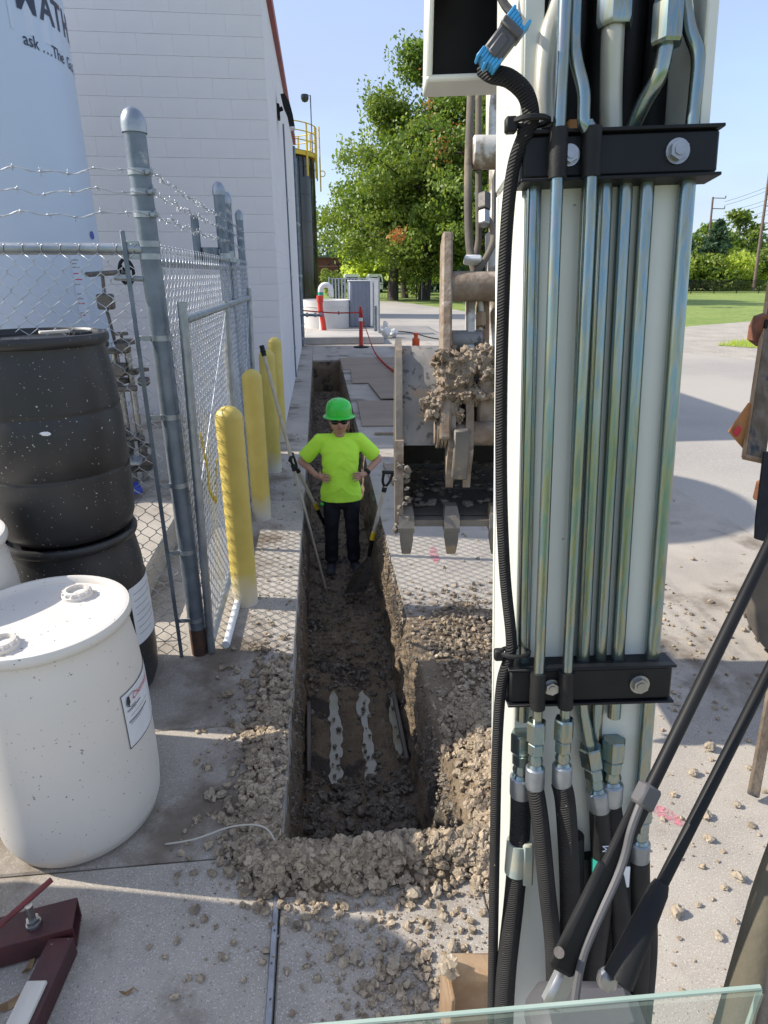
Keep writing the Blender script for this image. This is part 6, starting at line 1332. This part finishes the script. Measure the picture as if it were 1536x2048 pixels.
for k in range(4): q = MB(); a = az_pt(1390, 500 - 6 * k, 110); b = az_pt(1560, 512 - 9 * k, 95); q.tube([a.lerp(b, i / 10) - Vector((0, 0, 1.0 * 4 * (i / 10) * (1 - i / 10))) for i in range(11)], .018, 4); q.build('cable', M['blackpaint'], wi)
# black metal fences
def black_fence(label, a, b, h, bay, group, parts=24):
    a = Vector(a); b = Vector(b); L_ = (b - a).length; n = int(L_ / bay); t = thing('metal_fence', label, 'fence', a, group); d = (b - a) / n; rz = math.atan2(d.y, d.x); mp = None; pm = None
    for i in range(n + 1):
        p = a + d * i
        if pm is None: q = MB(); q.bbox((0, 0, (h + .08) / 2), (.07, .07, h + .08), .008); o = q.build('post', M['blackpaint'], t, local=True); pm = o.data
        else: o = bpy.data.objects.new('post', pm); COL.objects.link(o); o.parent = t
        o.location = p - a
        if i < n:
            q = MB()
            for z in (.12, h - .18, h - .02): q.box(p + d / 2 + Vector((0, 0, z)), (d.length, .03, .035), Euler((0, 0, rz)).to_matrix())
            for k in range(1, parts): q.box(p + d * (k / parts) + Vector((0, 0, h / 2)), (.018, .018, h - .05))
            if mp is None: o = q.build('picket_panel', M['blackpaint'], t, smooth=0); mp = o.data
            else: o = bpy.data.objects.new('picket_panel', mp); COL.objects.link(o); o.parent = t
            if i: o.location = d * i
            tag(o, kind='stuff')
    return t
black_fence('black metal picket fence across the far lawn at the right', (22, 62.5, 0), (70, 69.5, 0), 1.3, 2.7, 'black picket fences')
black_fence('black metal picket fence and gate under the big trees', (3.2, 52.4, 0), (8.0, 52.9, 0), 1.35, 1.6, 'black picket fences', 12)
q = MB(); q.bbox((6.0, 52.2, .5), (.8, .6, 1.0), .03); q.bbox((6.0, 52.2, 1.05), (.86, .66, .1), .03); o = q.build('waste_bin', M['blackpaint']); recentre(o, (6, 52.2, 0)); tag(o, 'dark waste bin beside the trunk by the black gate', 'bin')
for (x, y) in ((8.2, 51.4), (10.4, 46.0)): q = MB(); q.tube([(x, y, 0), (x, y, 1.5)], .03, 8); q.bbox((x, y - .02, 1.3), (.06, .03, .3), .005); o = q.build('marker_post', M['galv']); recentre(o, (x, y, 0)); tag(o, 'thin grey marker post ' + ('at the corner of the black gate' if y > 50 else 'standing in the grass near the driveway'), 'post')
# brick building, lamp and vans
bb = thing('brick_building', 'low dark red brick building far beyond the driveway', 'building', (2, 92, 0))
q = MB(); q.box((3.0, 95, 2.0), (9.6, 6, 4.0)); q.build('wall', M['brick'], bb, smooth=0); q = MB(); q.box((-3.6, 95, 2.0), (3.6, 6.3, 4.02)); q.build('side_bay', M['tanbrick'], bb, smooth=0)
q = MB(); q.box((1.2, 95, 4.1), (13.4, 6.6, .18)); q.build('parapet', M['darksteel'], bb, smooth=0); q = MB(); q.box((3.0, 91.97, 2.95), (9.5, .06, .08)); q.build('brick_band', M['tanbrick'], bb, smooth=0)
lm = thing('lamp_post', 'black double-arm lamp post in front of the brick building', 'street lamp', (2.1, 66, 0)); q = MB(); q.tube([(2.1, 66, 0), (2.1, 66, 3.0)], .06, 8); q.build('pole', M['blackpaint'], lm)
for s_ in (-1, 1): q = MB(); q.tube(spline([(2.1, 66, 2.7), (2.1 + s_ * .4, 66, 3.05), (2.1 + s_ * .9, 66, 2.9)], 5), .05, 8); q.bbox((2.1 + s_ * 1.0, 66, 2.84), (.4, .3, .1), .03); q.build('lamp_arm', M['blackpaint'], lm)
for i, (x, y) in enumerate(((3.75, 72), (6.4, 73))):
    v = thing('parked_van', ('white van parked behind the blue-grey cabinet', 'white van parked behind the end of the slatted panel')[i], 'van', (x, y, 0))
    q = MB(); q.prism([(-.85, .35), (.85, .35), (.88, 1.1), (.74, 1.85), (.6, 1.95), (-.6, 1.95), (-.74, 1.85), (-.88, 1.1)], (0, 4.2, 0), (x, y, 0)); q.build('body', M['carwhite'], v, smooth=30)
    q = MB(); q.prism([(-.72, 1.12), (.72, 1.12), (.62, 1.62), (-.62, 1.62)], (0, .04, 0), (x, y - .03, 0)); q.build('windscreen', M['darkglass'], v, smooth=0)
    for s_ in (-1, 1):
        q = MB(); q.bbox((x + s_ * .62, y - .02, .85), (.3, .06, .16), .02); q.build('headlight', M['pvc'], v)
        for yy in (.8, 3.3): q = MB(); q.lathe([(.1, -.1), (.3, -.1), (.33, -.06), (.33, .06), (.3, .1), (.1, .1)], 20, (x + s_ * .74, y + yy, .33), Euler((0, R(90), 0)).to_matrix()); q.build('wheel', M['rubber'], v)
# far woods: one mass
def woods(name, label, x0, x1, y0, y1, h, n, seed):
    r_ = np.random.default_rng(seed); k = int((x1 - x0) / 5); cx_ = np.linspace(x0, x1, k) + r_.uniform(-2, 2, k); cy_ = r_.uniform(y0, y1, k); ch = h * r_.uniform(.65, 1.1, k); idx = r_.integers(0, k, n); d = r_.normal(size=(n, 3)); d /= np.linalg.norm(d, axis=1)[:, None]
    C = np.stack([cx_[idx] + d[:, 0] * 4.6 * r_.uniform(.7, 1, n), cy_[idx] + d[:, 1] * 4 * r_.uniform(.7, 1, n), ch[idx] * .52 + d[:, 2] * ch[idx] * .5 * r_.uniform(.75, 1, n)], 1); C[:, 2] = np.maximum(C[:, 2], .05)
    o = link_mesh(name, leaf_mesh(name, C, r_.uniform(.5, 1, n) * .6, seed), M['leafD'], None, 0); return tag(o, label, 'woods', kind='stuff')
woods('far_woods', 'dark green distant woods behind the brick building and bushes', -30, 110, 118, 150, 9.5, 26000, 77)
woods('shady_wood', 'shady mass of trees behind the trunks beyond the lawn', 9, 42, 84, 100, 8.5, 14000, 78)
# grass blades at the verge
r_ = np.random.default_rng(5); n = 5000; x = r_.uniform(11.6, 19, n); y = r_.uniform(15.7, 19.7, n)
poly = [(11.6, 17.5), (12.6, 18.3), (14.5, 19.0), (18.0, 19.6), (19, 17.6), (14.6, 15.8), (12.9, 16.2)]
ins = np.ones(n, bool)
for (ax_, ay_), (bx_, by_) in zip(poly, poly[1:] + poly[:1]): ins &= ((bx_ - ax_) * (y - ay_) - (by_ - ay_) * (x - ax_)) < .1
x, y = x[ins], y[ins]; n = len(x); hgt = r_.uniform(.05, .15, n); a = r_.uniform(0, 6.28, n); w_ = .012; lx_ = r_.normal(0, .03, n)
V = np.stack([np.stack([x - w_ * np.cos(a), y - w_ * np.sin(a), np.zeros(n)], 1), np.stack([x + w_ * np.cos(a), y + w_ * np.sin(a), np.zeros(n)], 1), np.stack([x + lx_, y + lx_, hgt], 1)], 1).reshape(-1, 3)
o = link_mesh('verge_grass', np_mesh('verge_grass', V, np.arange(3 * n).reshape(n, 3)), M['leafC'], None, 0); tag(o, 'tufts of grass on the small verge beside the gravel', 'grass', kind='stuff')
